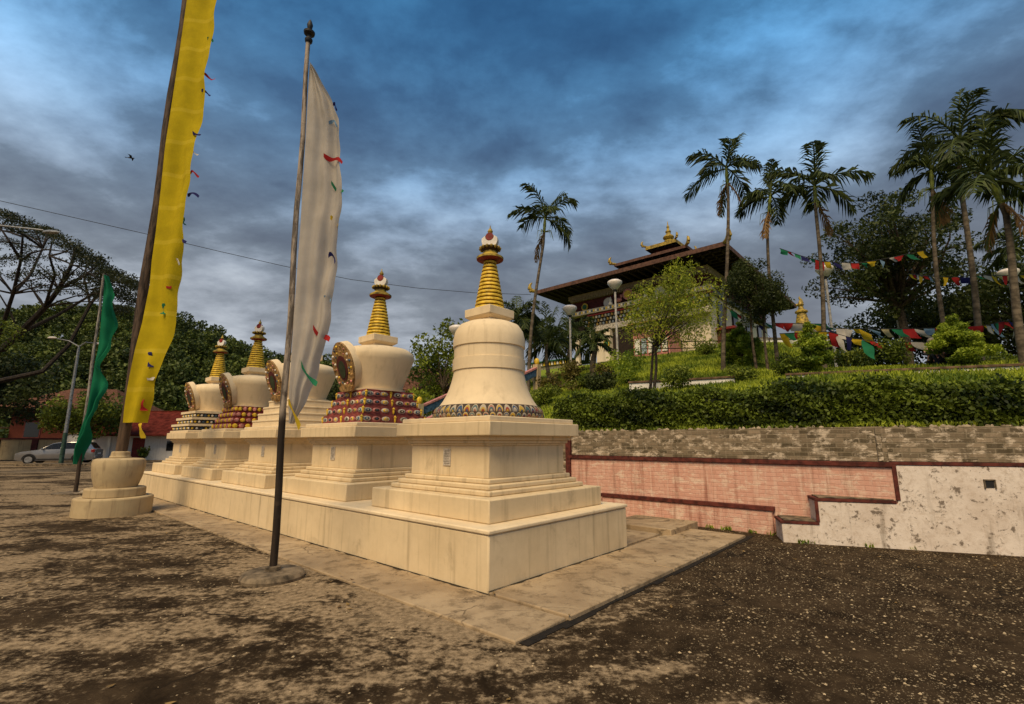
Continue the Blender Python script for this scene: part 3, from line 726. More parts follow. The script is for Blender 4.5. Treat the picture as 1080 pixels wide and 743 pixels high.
# 5: banded steps
t = thing('chorten', 'cream chorten on cream steps with patterned bands, farthest end of the plinth', 'chorten', site(SV, SU[4]), PHI, grp)
pedestal(t); mb = MB()
for h_, a, b_ in tiers(3, .86, .68, 1.925, 2.52):
    mb.sq(h_, a, b_ - .07, mi=1); mb.sq(h_ + .05, b_ - .07, b_, mi=0)
    for k in range(4):
        M = Matrix.Rotation(k * math.pi / 2, 4, 'Z')
        for j in range(14):
            y = -h_ + (j + .5) * 2 * h_ / 14; c = M @ Vector((h_ + .004, y, (a + b_ - .07) / 2)); mb.ball(c, .036, 2 + j % 3, 6, 4)
mb.build('banded_steps', [CREAM_UP, plain('dark_slate_paint', (.06, .05, .045), .8), YEL, WHITE, BLUEP], t); bumpa(t, 2.53); niche(t, 2.53); spire(t, 3.45)

# ================================================================== RETAINING WALLS
def wall_local(name, label, cat, a, ang):
    return thing(name, label, cat, (a[0], a[1], 0), ang)
A0 = site(9.65, 6.75); ang1 = math.atan2(-UX.y, -UX.x); L1 = 6.0
t = wall_local('retaining_wall', 'pink painted brick retaining wall with dark red trim behind the plinth', 'wall', A0, ang1)
MB().box(0, L1 + .05, 0, .22, -.1, 1.2).build('brick_face', PINKB, t, bevel=.006)
MB().box(.9, 4.3, -.09, -.001, -.1, .40).build('brick_ledge', PINKB, t, bevel=.006)
mb = MB().box(-.06, L1 + .05, -.035, .20, 1.203, 1.275); mb.box(.86, 4.34, -.115, -.004, .403, .475); mb.build('red_trim', REDTRIM, t, bevel=.006)
MB().box(-6.6, -.105, .0, .22, -.1, 1.76).build('brick_return', GREYB, t, bevel=.006)
MB().box(-.10, .03, -.05, .18, -.1, 1.85).build('red_post', REDTRIM, t, bevel=.006)
# low block that hides the drain gap at the foot
angw = math.atan2(D2.y, D2.x); W0 = BEND - D2 * 1.56 - N2 * .02
t = wall_local('plaster_wall', 'peeling white plaster wall with two steps and dark red edging', 'wall', W0, angw)
prof = [(0, -.1), (0, .29), (.52, .29), (.52, .655), (1.62, .655), (1.62, 1.235), (7.5, 1.235), (7.5, -.1)]
mb = MB(); mb.prism(prof, .60, lambda a, b_, q: (a, .60 - q, b_)); 
o = mb.build('plaster_face', PEEL, t, bevel=.01)
mb = MB()
for x0, x1, z0, z1 in ((-.02, .535, .293, .335), (.50, 1.60, .659, .705), (1.60, 7.5, 1.238, 1.285)): mb.box(x0, x1, -.012, .55, z0, z1)
mb.box(.495, .545, -.014, .0, .34, .655); mb.box(1.595, 1.655, -.014, .0, .71, 1.236)
mb.build('red_edging', REDTRIM, t, bevel=.005)
mb = MB(); mb.box(.03, .49, .0, .54, .337, .352); mb.box(.56, 1.57, .0, .54, .707, .722); mb.build('mossy_tread', ROUGHC, t, bevel=.004)
mb = MB().box(2.72, 2.82, -.006, .05, .93, 1.03); mb.build('weep_hole', BLACKM, t)
mb = MB().box(2.70, 2.715, -.018, .0, .915, 1.045); mb.box(2.825, 2.84, -.018, .0, .915, 1.045); mb.box(2.70, 2.84, -.018, .0, 1.035, 1.05); mb.build('weep_hole_rim', ROUGHC, t)
# grey brick parapet on top of both walls
t = wall_local('brick_parapet', 'weathered grey brick parapet on top of the pink and white walls', 'wall', A0, ang1)
MB().box(.035, L1 + .02, .015, .24, 1.278, 1.83).build('brick_course', GREYB, t, bevel=.008)
o = MB().box(0, 5.9, 0, .23, 1.288, 1.82).build('brick_course', GREYB, t, bevel=.008)
bl = BEND + N2 * .03 - D2 * .10; o.rotation_euler = (0, 0, angw - ang1)
d_ = Vector((bl.x - A0.x, bl.y - A0.y, 0)); o.location = Matrix.Rotation(-ang1, 3, 'Z') @ d_
# broken stones along its top edge
tops = MB()
for i in range(60):
    x = random.uniform(.1, 5.4); tops.ball((x, random.uniform(.06, .2), 1.835), (random.uniform(.02, .06), random.uniform(.02, .05), random.uniform(.012, .045)), 0, 5, 3)
Mi = Matrix.Translation(o.location) @ Matrix.Rotation(angw - ang1, 4, 'Z')
for i in range(46):
    c = Mi @ Vector((random.uniform(.1, 4.6), random.uniform(.05, .18), 1.825)); tops.ball(c, (random.uniform(.02, .05), random.uniform(.02, .04), random.uniform(.012, .04)), 0, 5, 3)
tops.build('broken_coping', STONE, t, smooth=False)
# clipped hedge
hp = []; hv = []
def hedge_path(s):
    if s < 6.3: q = A0.xy + Vector((math.cos(ang1), math.sin(ang1))) * (s - .4); n_ = VX
    else: q = BEND + D2 * (s - 6.3); n_ = N2
    return q, n_
t = thing('hedge', 'long clipped green hedge along the top of the brick parapet', 'hedge', (A0.x, A0.y, 1.75))
n_h = 52000; S_ = rng.uniform(-.3, 11.6, n_h); face = rng.random(n_h); pts = np.zeros((n_h, 3)); tn = np.zeros(n_h)
for i in range(n_h):
    q, n_ = hedge_path(S_[i]); wob = .10 * math.sin(S_[i] * 2.1) + .07 * math.sin(S_[i] * 5.3 + 1)
    top = .84 - .16 * sm(2, 9, S_[i]) + .05 * math.sin(S_[i] * 1.3) + .05 * math.sin(S_[i] * 4.1)
    if face[i] < .52: d0 = .30 + wob * .6 + rng.normal() * .055 + .10 * (rng.random() ** 4) - .07 * (rng.random() > .9); zz = rng.random() * top
    elif face[i] < .90: d0 = .30 + rng.random() * .95; zz = top + rng.normal() * .055 + .12 * (rng.random() ** 8)
    else: d0 = .40 + rng.random() * .8; zz = rng.random() * top
    if zz > top - .15 and d0 < .45: d0 += .08
    p = q + n_ * d0; pts[i] = (p.x, p.y, 1.76 + zz); tn[i] = .5 + .5 * math.sin(S_[i] * 3.1 + zz * 5) * math.sin(zz * 7 + S_[i])
leaf_obj('foliage', pts, .075 * (.6 + .8 * rng.random(n_h)), LF_HEDGE, t, loc=(A0.x, A0.y, 1.75), tint=tn, aspect=.6)
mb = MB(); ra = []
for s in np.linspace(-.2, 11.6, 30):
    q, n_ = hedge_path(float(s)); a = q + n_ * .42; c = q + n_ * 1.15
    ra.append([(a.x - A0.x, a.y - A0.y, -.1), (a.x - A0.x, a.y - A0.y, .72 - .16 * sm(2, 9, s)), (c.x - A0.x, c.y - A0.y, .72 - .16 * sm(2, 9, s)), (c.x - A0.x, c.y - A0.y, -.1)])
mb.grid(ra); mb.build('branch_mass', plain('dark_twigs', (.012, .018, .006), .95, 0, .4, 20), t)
# grass tufts spilling over the parapet and lawn blades on the bank
n_g = 70000; gp_, gs = [], []
while len(gp_) < n_g:
    v = rng.uniform(11.4, 33); u = rng.uniform(-9, 19); p = site(v, u)
    if rng.random() > 1.25 - v / 40: continue
    z = ground_z(p.x, p.y)
    if z < .5: continue
    gp_.append((p.x, p.y, z + .05)); gs.append(.11 + .10 * rng.random() + .012 * (v - 11))
for i in range(2200):
    s = rng.uniform(.3, 11); q, n_ = hedge_path(s); p = q + n_ * rng.uniform(.16, .34); gp_.append((p.x, p.y, 1.84 + rng.random() * .05)); gs.append(.10)
for i in range(14):
    if i % 3: c = BEND - D2 * 1.5 + D2 * rng.uniform(0, 4.2) - N2 * .03
    else: c = (site(9.54, rng.uniform(2.4, 3.6))).xy
    for k in range(int(rng.uniform(8, 26))): gp_.append((c.x + rng.normal() * .05, c.y + rng.normal() * .02, .03)); gs.append(rng.uniform(.05, .13))
gd = rng.normal(size=(len(gp_), 3)) * .45 + np.array([0, 0, 1.]); gp_ = np.array(gp_)
tag(leaf_obj('grass', gp_, gs, LF_GRASS, aspect=.22, dirs=gd, tint=.5 + .5 * np.sin(gp_[:, 0] * 1.7) * np.sin(gp_[:, 1] * 1.3)), kind='stuff')

# low garden walls on the bank
def low_wall(label, p0, p1, h, sink=.4):
    p0, p1 = Vector(p0), Vector(p1); d = (p1 - p0); L = d.xy.length; dz = d.z
    t = thing('garden_wall', label, 'wall', p0, math.atan2(d.y, d.x))
    def pr(x0, x1, y0, y1, z0, z1, m_, n_):
        mb = MB(); vs = []
        for z in (z0, z1):
            for x, y in ((x0, y0), (x1, y0), (x1, y1), (x0, y1)): vs.append((x, y, z + dz * x / L))
        mb.add(vs, [(3, 2, 1, 0), (4, 5, 6, 7), (0, 1, 5, 4), (1, 2, 6, 5), (2, 3, 7, 6), (3, 0, 4, 7)]); return mb.build(n_, m_, t, bevel=.01)
    pr(0, L, 0, .2, -sink, h, WHITEW, 'wall_face'); pr(-.03, L + .03, -.04, .24, h + .002, h + .07, plain('brown_cap', (.14, .085, .05), .9, 0, .3, 6, .3), 'wall_cap')
a = spot(664, 17.5); b_ = spot(775, 15.6)
low_wall('low whitewashed garden wall behind the hedge by the willowy tree', (a.x, a.y, P(664, 411, 17.5).z), (b_.x, b_.y, P(775, 406, 15.6).z), .22, .6)
low_wall('long low garden wall with brown cap on the bank under the palms', P(830, 402, 14.6), P(1110, 392, 11.6), .16, .6)
# planter wall left of temple stairs
# ================================================================== BANNERS
def banner_mesh(left, right, ztab, n=60, m=12, amp=.05, fold=2.5, ph=0, thick=0):
    rows = []
    for i in range(n + 1):
        f = i / n; y = ztab[0] + (ztab[1] - ztab[0]) * f
        rows.append((y, f))
    return rows
def banner_from_px(Y, edges, n=60, m=12, amp=.06, fold=2.2, ph=0., edge=0):
    """edges: list of (py, left px, right px); a hanging cloth with folds in depth"""
    py = [e_[0] for e_ in edges]; out = []
    for i in range(n + 1):
        y = py[0] + (py[-1] - py[0]) * i / n
        l = np.interp(y, py, [e_[1] for e_ in edges]); r_ = np.interp(y, py, [e_[2] for e_ in edges]); row = []
        r_ += edge * (math.sin(i * .9 + ph) * .4 + math.sin(i * .37 + ph * 3) * .6) * min(1, (r_ - l) / 12)
        for j in range(m + 1):
            f = j / m; q = P(l + (r_ - l) * f, y, Y)
            dep = amp * f ** .7 * (math.sin(f * fold * 3 + ph + i / n * 5) + .35 * math.sin(f * 9 - i / n * 23 + ph) + .6 * math.sin(i / n * 17 + f * 4 + ph * 2) + .3 * math.sin(i / n * 41 + ph - f * 3))
            row.append((q.x, q.y + dep, q.z))
        out.append(row)
    return out
def ribbon(parent, p, d, L, w_, mat, name='ribbon'):
    mb = MB(); rows = []; p = Vector(p); d = Vector(d).normalized(); up = Vector((0, 0, 1)) if abs(d.z) < .8 else Vector((1, 0, 0))
    for i in range(9):
        f = i / 8; q = p + d * L * f + Vector((0, .03 * math.sin(f * 6 + p.z), .035 * math.sin(f * 5 + p.z * 3) - .06 * f * f))
        k = up.lerp(Vector((0, 1, 0)), .4 * math.sin(f * 4 + p.x)).normalized() * w_ * (.8 + .3 * math.sin(f * 9))
        rows.append([q - k * .5, q + k * .5])
    mb.grid(rows); return mb.build(name, mat, parent, world=True)
def banner_pole(name, label, foot, top, r0, r1, mat, Y, edges, cmat, base_fn, ribbons, fin=True, sag=0, **kw):
    t = thing(name, label, 'banner pole', foot); foot = Vector(foot); top = Vector(top)
    mb = MB(); pts_ = [foot + (top - foot) * (i / 14) + Vector((math.sin(i * 1.3) * r0 * .25, 0, 0)) for i in range(15)]
    mb.tube(pts_, [r0 + (r1 - r0) * i / 14 for i in range(15)], 12); mb.build('pole', mat, t, world=True)
    if base_fn: base_fn(t)
    if fin:
        q = top - foot; mb = MB(); 
        mb.lathe([(.03, 0), (.05, .02), (.055, .06), (.035, .09), (.025, .10), (.03, .13), (.075, .155), (.08, .185), (.035, .20), (.02, .22), (.035, .26), (.042, .31), (.022, .37), (.006, .40)], 14, (q.x, q.y, q.z - .02)); mb.build('finial', BLACKM, t)
    mb = MB().grid(banner_from_px(Y, edges, **kw)); bn = mb.build('banner', cmat, t, world=True, angle=180)
    for px, py, ang, L, w_, c in ribbons:
        ribbon(bn, P(px - 3, py, Y - .02), (math.cos(R(ang)), -.15, -math.sin(R(ang))), L, w_, FLAGC[c])
    return t
Yw = 6.08
def base_w(t):
    mb = MB().lathe([(.35, -.03), (.36, .03), (.34, .065), (.30, .082), (.10, .09)], 28); mb.lathe([(.09, .088), (.085, .13), (.06, .14)], 12); mb.build('base_disc', ROUGHC, t)
banner_pole('banner_pole', 'tall white prayer banner on a flaking pole with round concrete foot', (-2.85, 6.12, 0), (-2.985, 6.12, 7.36), .044, .030, POLEW, Yw,
    [(68, 326.5, 328), (85, 325.5, 339), (105, 324.5, 350), (125, 323.5, 357), (160, 321.5, 360), (200, 319, 362), (235, 317, 359), (270, 314.5, 354), (300, 312.5, 352), (330, 310, 349), (350, 309, 346), (370, 307.5, 340), (390, 306, 334), (410, 305, 325), (428, 304.5, 318), (447, 304.5, 309)], CLW, base_w,
    [(345, 163, 25, .32, .07, 'red'), (353, 195, 30, .22, .06, 'green'), (352, 233, 5, .12, .06, 'yellow'), (350, 270, 10, .10, .06, 'navy'), (345, 312, 20, .10, .06, 'blue'), (333, 346, 30, .28, .08, 'red'), (318, 384, 38, .34, .075, 'green'), (306, 424, 50, .30, .09, 'yellow'), (354, 110, 20, .08, .05, 'navy'), (350, 128, 10, .14, .05, 'blue')], amp=.05, fold=5.2, ph=.6, edge=1.2, n=90, m=20)
Yy = 11.15
yp = Vector((-8.72, 11.2, 0))
def vase(label, loc, s=1.0):
    t = thing('vase_pedestal', label, 'pedestal', loc)
    pl_ = []
    for k in range(8):
        pass
    mb = MB(); n_ = 8
    mb.lathe([(.72 * s, -.05), (.72 * s, .36 * s), (.70 * s, .385 * s)], 28); mb.build('plinth_step', CREAM_OLD, t, bevel=.02)
    MB().lathe([(.56 * s, .386 * s), (.56 * s, .56 * s), (.54 * s, .58 * s)], 28).build('upper_step', CREAM_OLD, t, bevel=.015)
    MB().lathe([(.39 * s, .582 * s), (.40 * s, .62 * s), (.455 * s, .80 * s), (.49 * s, 1.02 * s), (.495 * s, 1.12 * s), (.475 * s, 1.19 * s), (.42 * s, 1.215 * s), (.2 * s, 1.23 * s)], 40).build('bowl', CREAM_OLD, t)
    MB().lathe([(.20 * s, 1.225 * s), (.205 * s, 1.26 * s), (.185 * s, 1.27 * s), (.175 * s, 1.36 * s), (.15 * s, 1.375 * s)], 12).build('collar', CREAM_OLD, t, bevel=.01)
    return t
vase('weathered cream vase pedestal holding the pole of the yellow banner', (-8.98, 11.3, 0))
banner_pole('banner_pole', 'very tall yellow prayer banner on a leaning brown timber pole', P(127, 482, 11.3), P(206, -70, 11.3), .115, .085, POLEB, Yy,
    [(-60, 207, 240), (0, 197, 231), (60, 188.5, 223), (110, 181, 216), (155, 174, 207), (200, 169.5, 201), (247, 164, 196), (275, 160, 189), (300, 158, 187), (340, 150, 184), (370, 142, 176), (394, 137, 167), (410, 134, 161), (430, 131, 155), (446, 129.5, 151)], CLY, None,
    [(222, 40, 25, .22, .10, 'green'), (219, 80, 20, .36, .08, 'red'), (216, 97, 15, .30, .08, 'navy'), (206, 140, 15, .25, .09, 'navy'), (205, 160, 10, .2, .06, 'white'), (203, 182, 10, .26, .08, 'red'), (200, 204, 10, .34, .09, 'navy'), (196, 230, 60, .2, .05, 'green'), (191, 250, 20, .26, .10, 'navy'), (187, 273, 25, .2, .06, 'white'), (181, 296, 70, .2, .10, 'red'), (176, 322, 80, .2, .10, 'green'), (162, 370, 75, .34, .12, 'navy'), (155, 398, 5, .26, .09, 'white'), (152, 422, 60, .22, .14, 'red'), (150, 446, 60, .3, .10, 'yellow')], fin=False, amp=.09, fold=2.4, ph=2.1, n=110, edge=1.5)
def base_g(t):
    mb = MB().lathe([(.55, -.03), (.56, .03), (.50, .05), (.06, .055)], 14); mb.build('base_disc', ROUGHC, t)
banner_pole('banner_pole', 'green prayer banner on a thin pole, pinched at the middle', (-13.56, 15.5, 0), P(110, 289, 15.5), .055, .035, mat_pole('thin_silver_pole', (.06, .04, .026), (.30, .28, .25), 2.2, .6), 15.42,
    [(291, 110.5, 113), (300, 110, 117), (312, 109, 121), (318, 108.5, 119), (330, 107, 122), (350, 105.5, 121), (368, 103.5, 118), (378, 101, 114), (386, 99.5, 107), (394, 98.5, 110), (402, 97, 112), (420, 94, 107), (436, 91, 101), (450, 86, 97), (462, 82, 91), (475, 78.5, 85), (490, 77, 82)], CLG, base_g, [], fin=False, amp=.14, fold=3, ph=.2, edge=1.5)
mb = thing('rubble_heap', 'small heap of pale broken stones beside the green banner foot', 'rubble', (-12.75, 15.35, 0))
for i in range(7):
    MB().ball((random.uniform(-.5, .5), random.uniform(-.25, .25), .06), (random.uniform(.08, .22), random.uniform(.08, .2), random.uniform(.05, .11)), 0, 7, 4).build('stone', STONE, mb, smooth=False)

# ================================================================== LEFT SIDE: car, lamps, houses, trees
def bx(name, args, mat, parent, bevel=0, mi=0): return MB().box(*args).build(name, mat, parent, bevel=bevel)
car = thing('parked_car', 'silver estate car parked in front of the cream roadside wall', 'car', (-33.2, 36.2, 0), R(23))
def car_loft():
    mb = MB(); secs = []
    # x, sill z, belt z, roof z, half width at belt, half width at roof
    S_ = [(-2.30, .42, .60, .62, .62, .55), (-2.24, .30, .74, .76, .76, .66), (-1.95, .24, .84, .86, .84, .72), (-1.35, .22, .93, .95, .87, .74), (-.98, .22, .97, 1.0, .88, .74),
          (-.30, .22, 1.0, 1.46, .885, .66), (.35, .22, 1.02, 1.57, .885, .66), (1.2, .22, 1.04, 1.58, .885, .66), (1.75, .24, 1.06, 1.54, .87, .66), (2.10, .28, 1.06, 1.10, .84, .74), (2.26, .36, .98, 1.0, .78, .68)]
    for x, zs, zb, zr, wb, wr in S_:
        secs.append([(x, -wb * .93, zs), (x, -wb * 1.0, (zs + zb) / 2), (x, -wb * .985, zb), (x, -wr, zr - .02), (x, -wr * .8, zr + .02), (x, wr * .8, zr + .02), (x, wr, zr - .02), (x, wb * .985, zb), (x, wb, (zs + zb) / 2), (x, wb * .93, zs)])
    mb.grid([s_ + [s_[0]] for s_ in secs]); mb.add(secs[0], [tuple(range(10))]); mb.add(secs[-1], [tuple(range(9, -1, -1))]); return mb
car_loft().build('body', CARP, car, angle=50)
for sgn in (-1, 1):
    for nm, poly in (('front_window', [(-.86, 1.03), (-.25, 1.42), (.22, 1.50), (.22, 1.05)]), ('rear_window', [(.29, 1.05), (.29, 1.505), (1.12, 1.51), (1.12, 1.07)]), ('quarter_window', [(1.19, 1.075), (1.19, 1.505), (1.62, 1.47), (1.86, 1.09)])):
        def f_(a, b_, q, sgn=sgn):
            k = (b_ - 1.0) / .56; wv = .878 + (.668 - .878) * k; return (a, sgn * (wv + .012 - q * .0), b_) if q == 0 else (a, sgn * (wv - .02), b_)
        MB().prism(poly, 1, f_).build(nm, GLASSD, car)
    for x in (-1.42, 1.32):
        wh = MB(); wh.prism([(.325 * math.cos(2 * math.pi * k / 24), .325 * math.sin(2 * math.pi * k / 24)) for k in range(24)], .2, lambda a, b_, q, x=x: (x + a, sgn * (.74 + q * .8), .325 + b_))
        wo_ = wh.build('wheel', RUBBER, car, bevel=.02)
        rm = MB(); rm.prism([(.215 * math.cos(2 * math.pi * k / 20), .215 * math.sin(2 * math.pi * k / 20)) for k in range(20)], .02, lambda a, b_, q, x=x: (x + a, sgn * (.895 + q), .325 + b_)); rm.build('rim', RIM, wo_)
        ar = MB(); arc = [(.40 * math.cos(R(a)), .40 * math.sin(R(a))) for a in range(0, 181, 15)] + [(.335 * math.cos(R(a)), .335 * math.sin(R(a))) for a in range(180, -1, -15)]
        ar.prism(arc, .02, lambda a, b_, q, x=x: (x + a, sgn * (.872 + q), .325 + b_)); ar.build('wheel_arch', BLACKM, car)
    for x in (.02, 1.0): MB().box(x, x + .17, sgn * .885, sgn * .905, .86, .885).build('door_handle', RIM, car)
    MB().ball((-.72, sgn * .97, 1.06), (.07, .09, .065)).build('mirror', CARP, car)
    MB().ball((-2.08, sgn * .62, .70), (.17, .16, .075)).build('headlight', LAMPW, car); MB().box(2.02, 2.235, sgn * .70, sgn * .845, .80, 1.02).build('tail_light', LAMPR, car, bevel=.02)
    MB().box(-.98, 1.0, sgn * .872, sgn * .897, .30, .37).build('sill_trim', BLACKM, car)
mb = MB(); mb.add([(2.115, -.60, 1.09), (2.115, .60, 1.09), (1.80, .52, 1.50), (1.80, -.52, 1.50)], [(0, 1, 2, 3)]); mb.add([(2.12 + .02, -.60, 1.10), (2.14, .60, 1.10), (1.82, .52, 1.51), (1.82, -.52, 1.51)], [(0, 1, 2, 3)]); mb.build('tailgate_glass', GLASSD, car)
mb = MB(); mb.add([(-.97, -.66, 1.02), (-.97, .66, 1.02), (-.33, .58, 1.455), (-.33, -.58, 1.455)], [(0, 1, 2, 3)]); mb.build('windscreen', GLASSD, car)
MB().box(2.24, 2.30, -.75, .75, .36, .56).build('rear_bumper', CARP, car, bevel=.02); MB().box(2.262, 2.28, -.26, .26, .66, .78).build('number_plate', WHITE, car)
# kerbed island
mb = MB(); mb.box(-2.4, 3.4, -.9, .9, -.05, .14); o = mb.build('kerb_island', ROUGHC, bevel=.02); o.location = (-30.2, 33.4, 0); o.rotation_euler = (0, 0, R(8)); tag(o, kind='structure')
# twin arm lamp
t = thing('street_lamp', 'tall grey street lamp with two curved arms rising behind the car', 'street lamp', (-30.6, 33.5, .1))
H_ = P(83, 365, 33.5).z - .1; tp = P(83, 368, 33.5) - Vector((-30.6, 33.5, .1))
mb = MB().tube([(0, 0, 0), tp * .5, tp], [.12, .10, .075], 10); mb.build('post', GREYMET, t)
MB().tube([(0, 0, 0), tp * .26], [.135, .125], 10).build('painted_foot', POLEG, t)
for px, dy in ((62, -.5), (97, .6)):
    e_ = P(px, 358 if px < 80 else 361, 33.5) - Vector((-30.6, 33.5, .1)); m_ = (tp + e_) * .5 + Vector((0, 0, .22)); 
    MB().tube([tp - Vector((0, 0, .4)), tp + Vector((0, 0, .15)), m_, e_ + Vector((0, dy, 0))], [.05, .05, .04, .035], 8).build('arm', GREYMET, t)
    MB().ball(e_ + Vector((0, dy, 0)), (.34, .12, .09)).build('lamp_head', GLOBE, t)
# lamp arm from the left
t = thing('street_lamp', 'street lamp arm reaching into view from the left before the spreading tree', 'street lamp', P(-60, 490, 20.5).xy.to_3d())
b0 = t.location.copy()
q0 = P(-60, 246, 20.5) - b0; q1 = P(-10, 237, 20.5) - b0; q2 = P(46, 243, 20.5) - b0; q3 = P(62, 247, 20.5) - b0
MB().tube([(0, 0, 0), (q0.x * .5, 0, q0.z * .5), q0 - Vector((0, 0, .6))], [.13, .11, .08], 10).build('post', GREYMET, t)
MB().tube([q0 - Vector((0, 0, .7)), q0, (q0 + q1) * .5 + Vector((0, 0, .15)), q1, q2], [.055, .05, .045, .04, .035], 8).build('arm', GREYMET, t)
MB().ball((q2 + q3) * .5, (.42, .14, .09)).build('lamp_head', GREYMET, t)
# roadside wall
t = thing('roadside_wall', 'cream roadside wall with brown posts beyond the car at the left edge', 'wall', (-60, 42.5, 0), R(3))
MB().box(0, 20.5, 0, .25, -.1, 1.75).build('wall_face', CREAM_OLD, t, bevel=.01); MB().box(-.1, 20.6, -.08, .33, 1.752, 1.88).build('wall_cap', MAROON, t)
for x in (2, 5.2, 8.4, 11.6, 14.6, 17.8, 20.3): MB().box(x - .25, x + .25, -.10, -.002, -.1, 1.75).build('wall_post', MAROON, t)
t = thing('gate_house', 'small pale gate wall with a dark slot just behind the silver car', 'gate wall', (-38.6, 42.2, 0), R(6))
MB().box(0, 4.4, 0, .4, -.1, 2.2).build('wall_face', WHITEW, t, bevel=.02); MB().box(-.1, 4.5, -.1, .5, 2.202, 2.3).build('wall_cap', CREAM_OLD, t); MB().box(1.2, 2.5, -.03, .05, 1.75, 2.1).build('slot', BLACKM, t)
# brick house
def hip(mb, x0, x1, y0, y1, z0, z1, ins, mi=0, th=.14):
    mb.add([(x0, y0, z0), (x1, y0, z0), (x1, y1, z0), (x0, y1, z0), (x0 + ins, (y0 + y1) / 2, z1), (x1 - ins, (y0 + y1) / 2, z1), (x0, y0, z0 - th), (x1, y0, z0 - th), (x1, y1, z0 - th), (x0, y1, z0 - th)],
        [(0, 1, 5, 4), (1, 2, 5), (2, 3, 4, 5), (3, 0, 4), (6, 7, 1, 0), (7, 8, 2, 1), (8, 9, 3, 2), (9, 6, 0, 3), (9, 8, 7, 6)], mi)
t = thing('brick_house', 'dark red brick house with a tiled hip roof behind the roadside wall', 'house', (-50.5, 49, 0), R(12))
MB().box(0, 9.0, 0, 9, -.1, 4.9).build('wall', RUSTB, t); mb = MB(); hip(mb, -1.0, 10, -1.2, 10, 5.0, 7.4, 3.4); mb.build('roof', TILE, t)
for x in (1.2, 5.6):
    w_ = MB().box(x, x + 1.5, -.04, .1, 1.9, 3.6).build('window', MAROON, t); MB().box(x + .12, x + 1.38, -.055, -.041, 2.02, 3.48).build('pane', GLASSD, w_)
o = MB().box(-3.5, -.2, -1.6, 2, 2.9, 3.02).build('porch_roof', CREAM_OLD, t)
# long red-roofed building
t = thing('low_building', 'long low white building with red sheet roof behind the yellow banner pole', 'building', (-35.5, 42.6, 0), R(2))
MB().box(0, 17.5, 0, 6, -.1, 2.25).build('wall', WHITEW, t)
mb = MB(); mb.add([(-.9, -1.1, 2.15), (18.3, -1.1, 2.15), (18.3, 3, 4.35), (-.9, 3, 4.35), (18.3, 7, 2.15), (-.9, 7, 2.15), (-.9, -1.1, 2.05), (18.3, -1.1, 2.05), (18.3, 7, 2.05), (-.9, 7, 2.05)], [(0, 1, 2, 3), (3, 2, 4, 5), (6, 7, 1, 0), (7, 8, 4, 2, 1), (9, 6, 0, 3, 5), (8, 9, 5, 4), (9, 8, 7, 6)]); mb.build('roof', REDROOF, t, smooth=False)
mb = MB(); mb.box(-.95, 18.35, 2.9, 3.1, 4.3, 4.42); mb.build('ridge_cap', REDROOF, t)
dr = MB().box(2.5, 3.5, -.06, .05, -.02, 1.9).build('door', RED, t); MB().box(3.32, 3.42, -.10, -.061, .9, 1.05).build('handle', RIM, dr)
MB().box(5.4, 6.4, -.05, .05, .8, 1.6).build('window', GLASSD, t); MB().box(9.6, 10.2, -.05, .05, 1.1, 1.7).build('window', GLASSD, t)
MB().box(1.0, 1.25, -.9, -.7, -.1, 2.1).build('porch_post', WHITEW, t); MB().box(8.8, 9.05, -.9, -.7, -.1, 2.1).build('porch_post', WHITEW, t)
bush('potted_shrub', 'thin shrub beside the red door of the low building', (-31.2, 41.8, 0), .45, 1.3, LF_MID, 300, .22, 'shrub')
# trees on the left
tree('shade_tree', 'rounded bushy tree with yellow-green leaves between the car and the yellow banner', (-34.0, 39, 0), 6.0, 2.7, .16, LF_MID, 46, 220, .26, .24, .8, 1.0, group=None, cl_r=.3)
tree('shade_tree', 'dark leafy tree cut by the left edge above the wall', (-43, 39.5, 0), 9.0, 4.2, .2, LF_DARK, 46, 110, .34, .3, .8, cl_r=.3)
tree('shade_tree', 'thick tree with sunlit leaves at the left edge below the street lamp', (-27.6, 23.0, 0), 8.4, 2.0, .16, LF_MID, 34, 260, .17, .58, .8, cl_r=.3, bark=BARKD)
# big spreading rain tree
Yr = 30.; bt = Vector((-36.5, 31, 0)); t = thing('rain_tree', 'huge spreading tree with dark flat crown and bare limbs at the far left', 'tree', bt)
mb = MB(); 
def lp(*pp): return [P(a, b_, Yr + dy) - bt for a, b_, dy in pp]
mb.tube([(0, 0, -.2), (0, 0, 2.2)] + lp((-48, 400, 0)), [.5, .36, .29], 10)
L_ = [[(-48, 400, 0), (-15, 385, 0), (20, 352, -.5), (47, 325, -1), (62, 305, -1.5), (75, 280, -2), (80, 262, -2)], [(20, 352, -.5), (60, 333, 1), (95, 312, 2), (120, 298, 3)], [(-48, 400, 0), (0, 402, 2), (45, 392, 3), (73, 364, 4), (95, 322, 4.5), (110, 300, 5), (130, 290, 5.5)],
      [(-15, 385, 0), (0, 352, -2), (14, 310, -3), (22, 275, -4), (24, 250, -4.5)], [(-48, 400, 0), (-60, 330, 1), (-50, 280, 2), (-30, 240, 3)], [(47, 325, -1), (58, 290, -3), (52, 270, -4), (55, 255, -4)], [(14, 310, -3), (32, 290, -2), (45, 262, -1), (50, 245, 0)], [(95, 322, 4.5), (88, 290, 5), (95, 275, 6)], [(22, 275, -4), (10, 255, -5), (0, 240, -5)], [(62, 305, -1.5), (90, 290, -1), (110, 275, 0)]]
for k, l in enumerate(L_):
    q = lp(*l); n_ = len(q); r0 = [.22, .10, .17, .11, .15, .06, .07, .06, .06, .06][k]; mb.tube(q, [r0 * (1 - .8 * i / (n_ - 1)) + .025 for i in range(n_)], 7)
cen = []; rad = []; tips = []
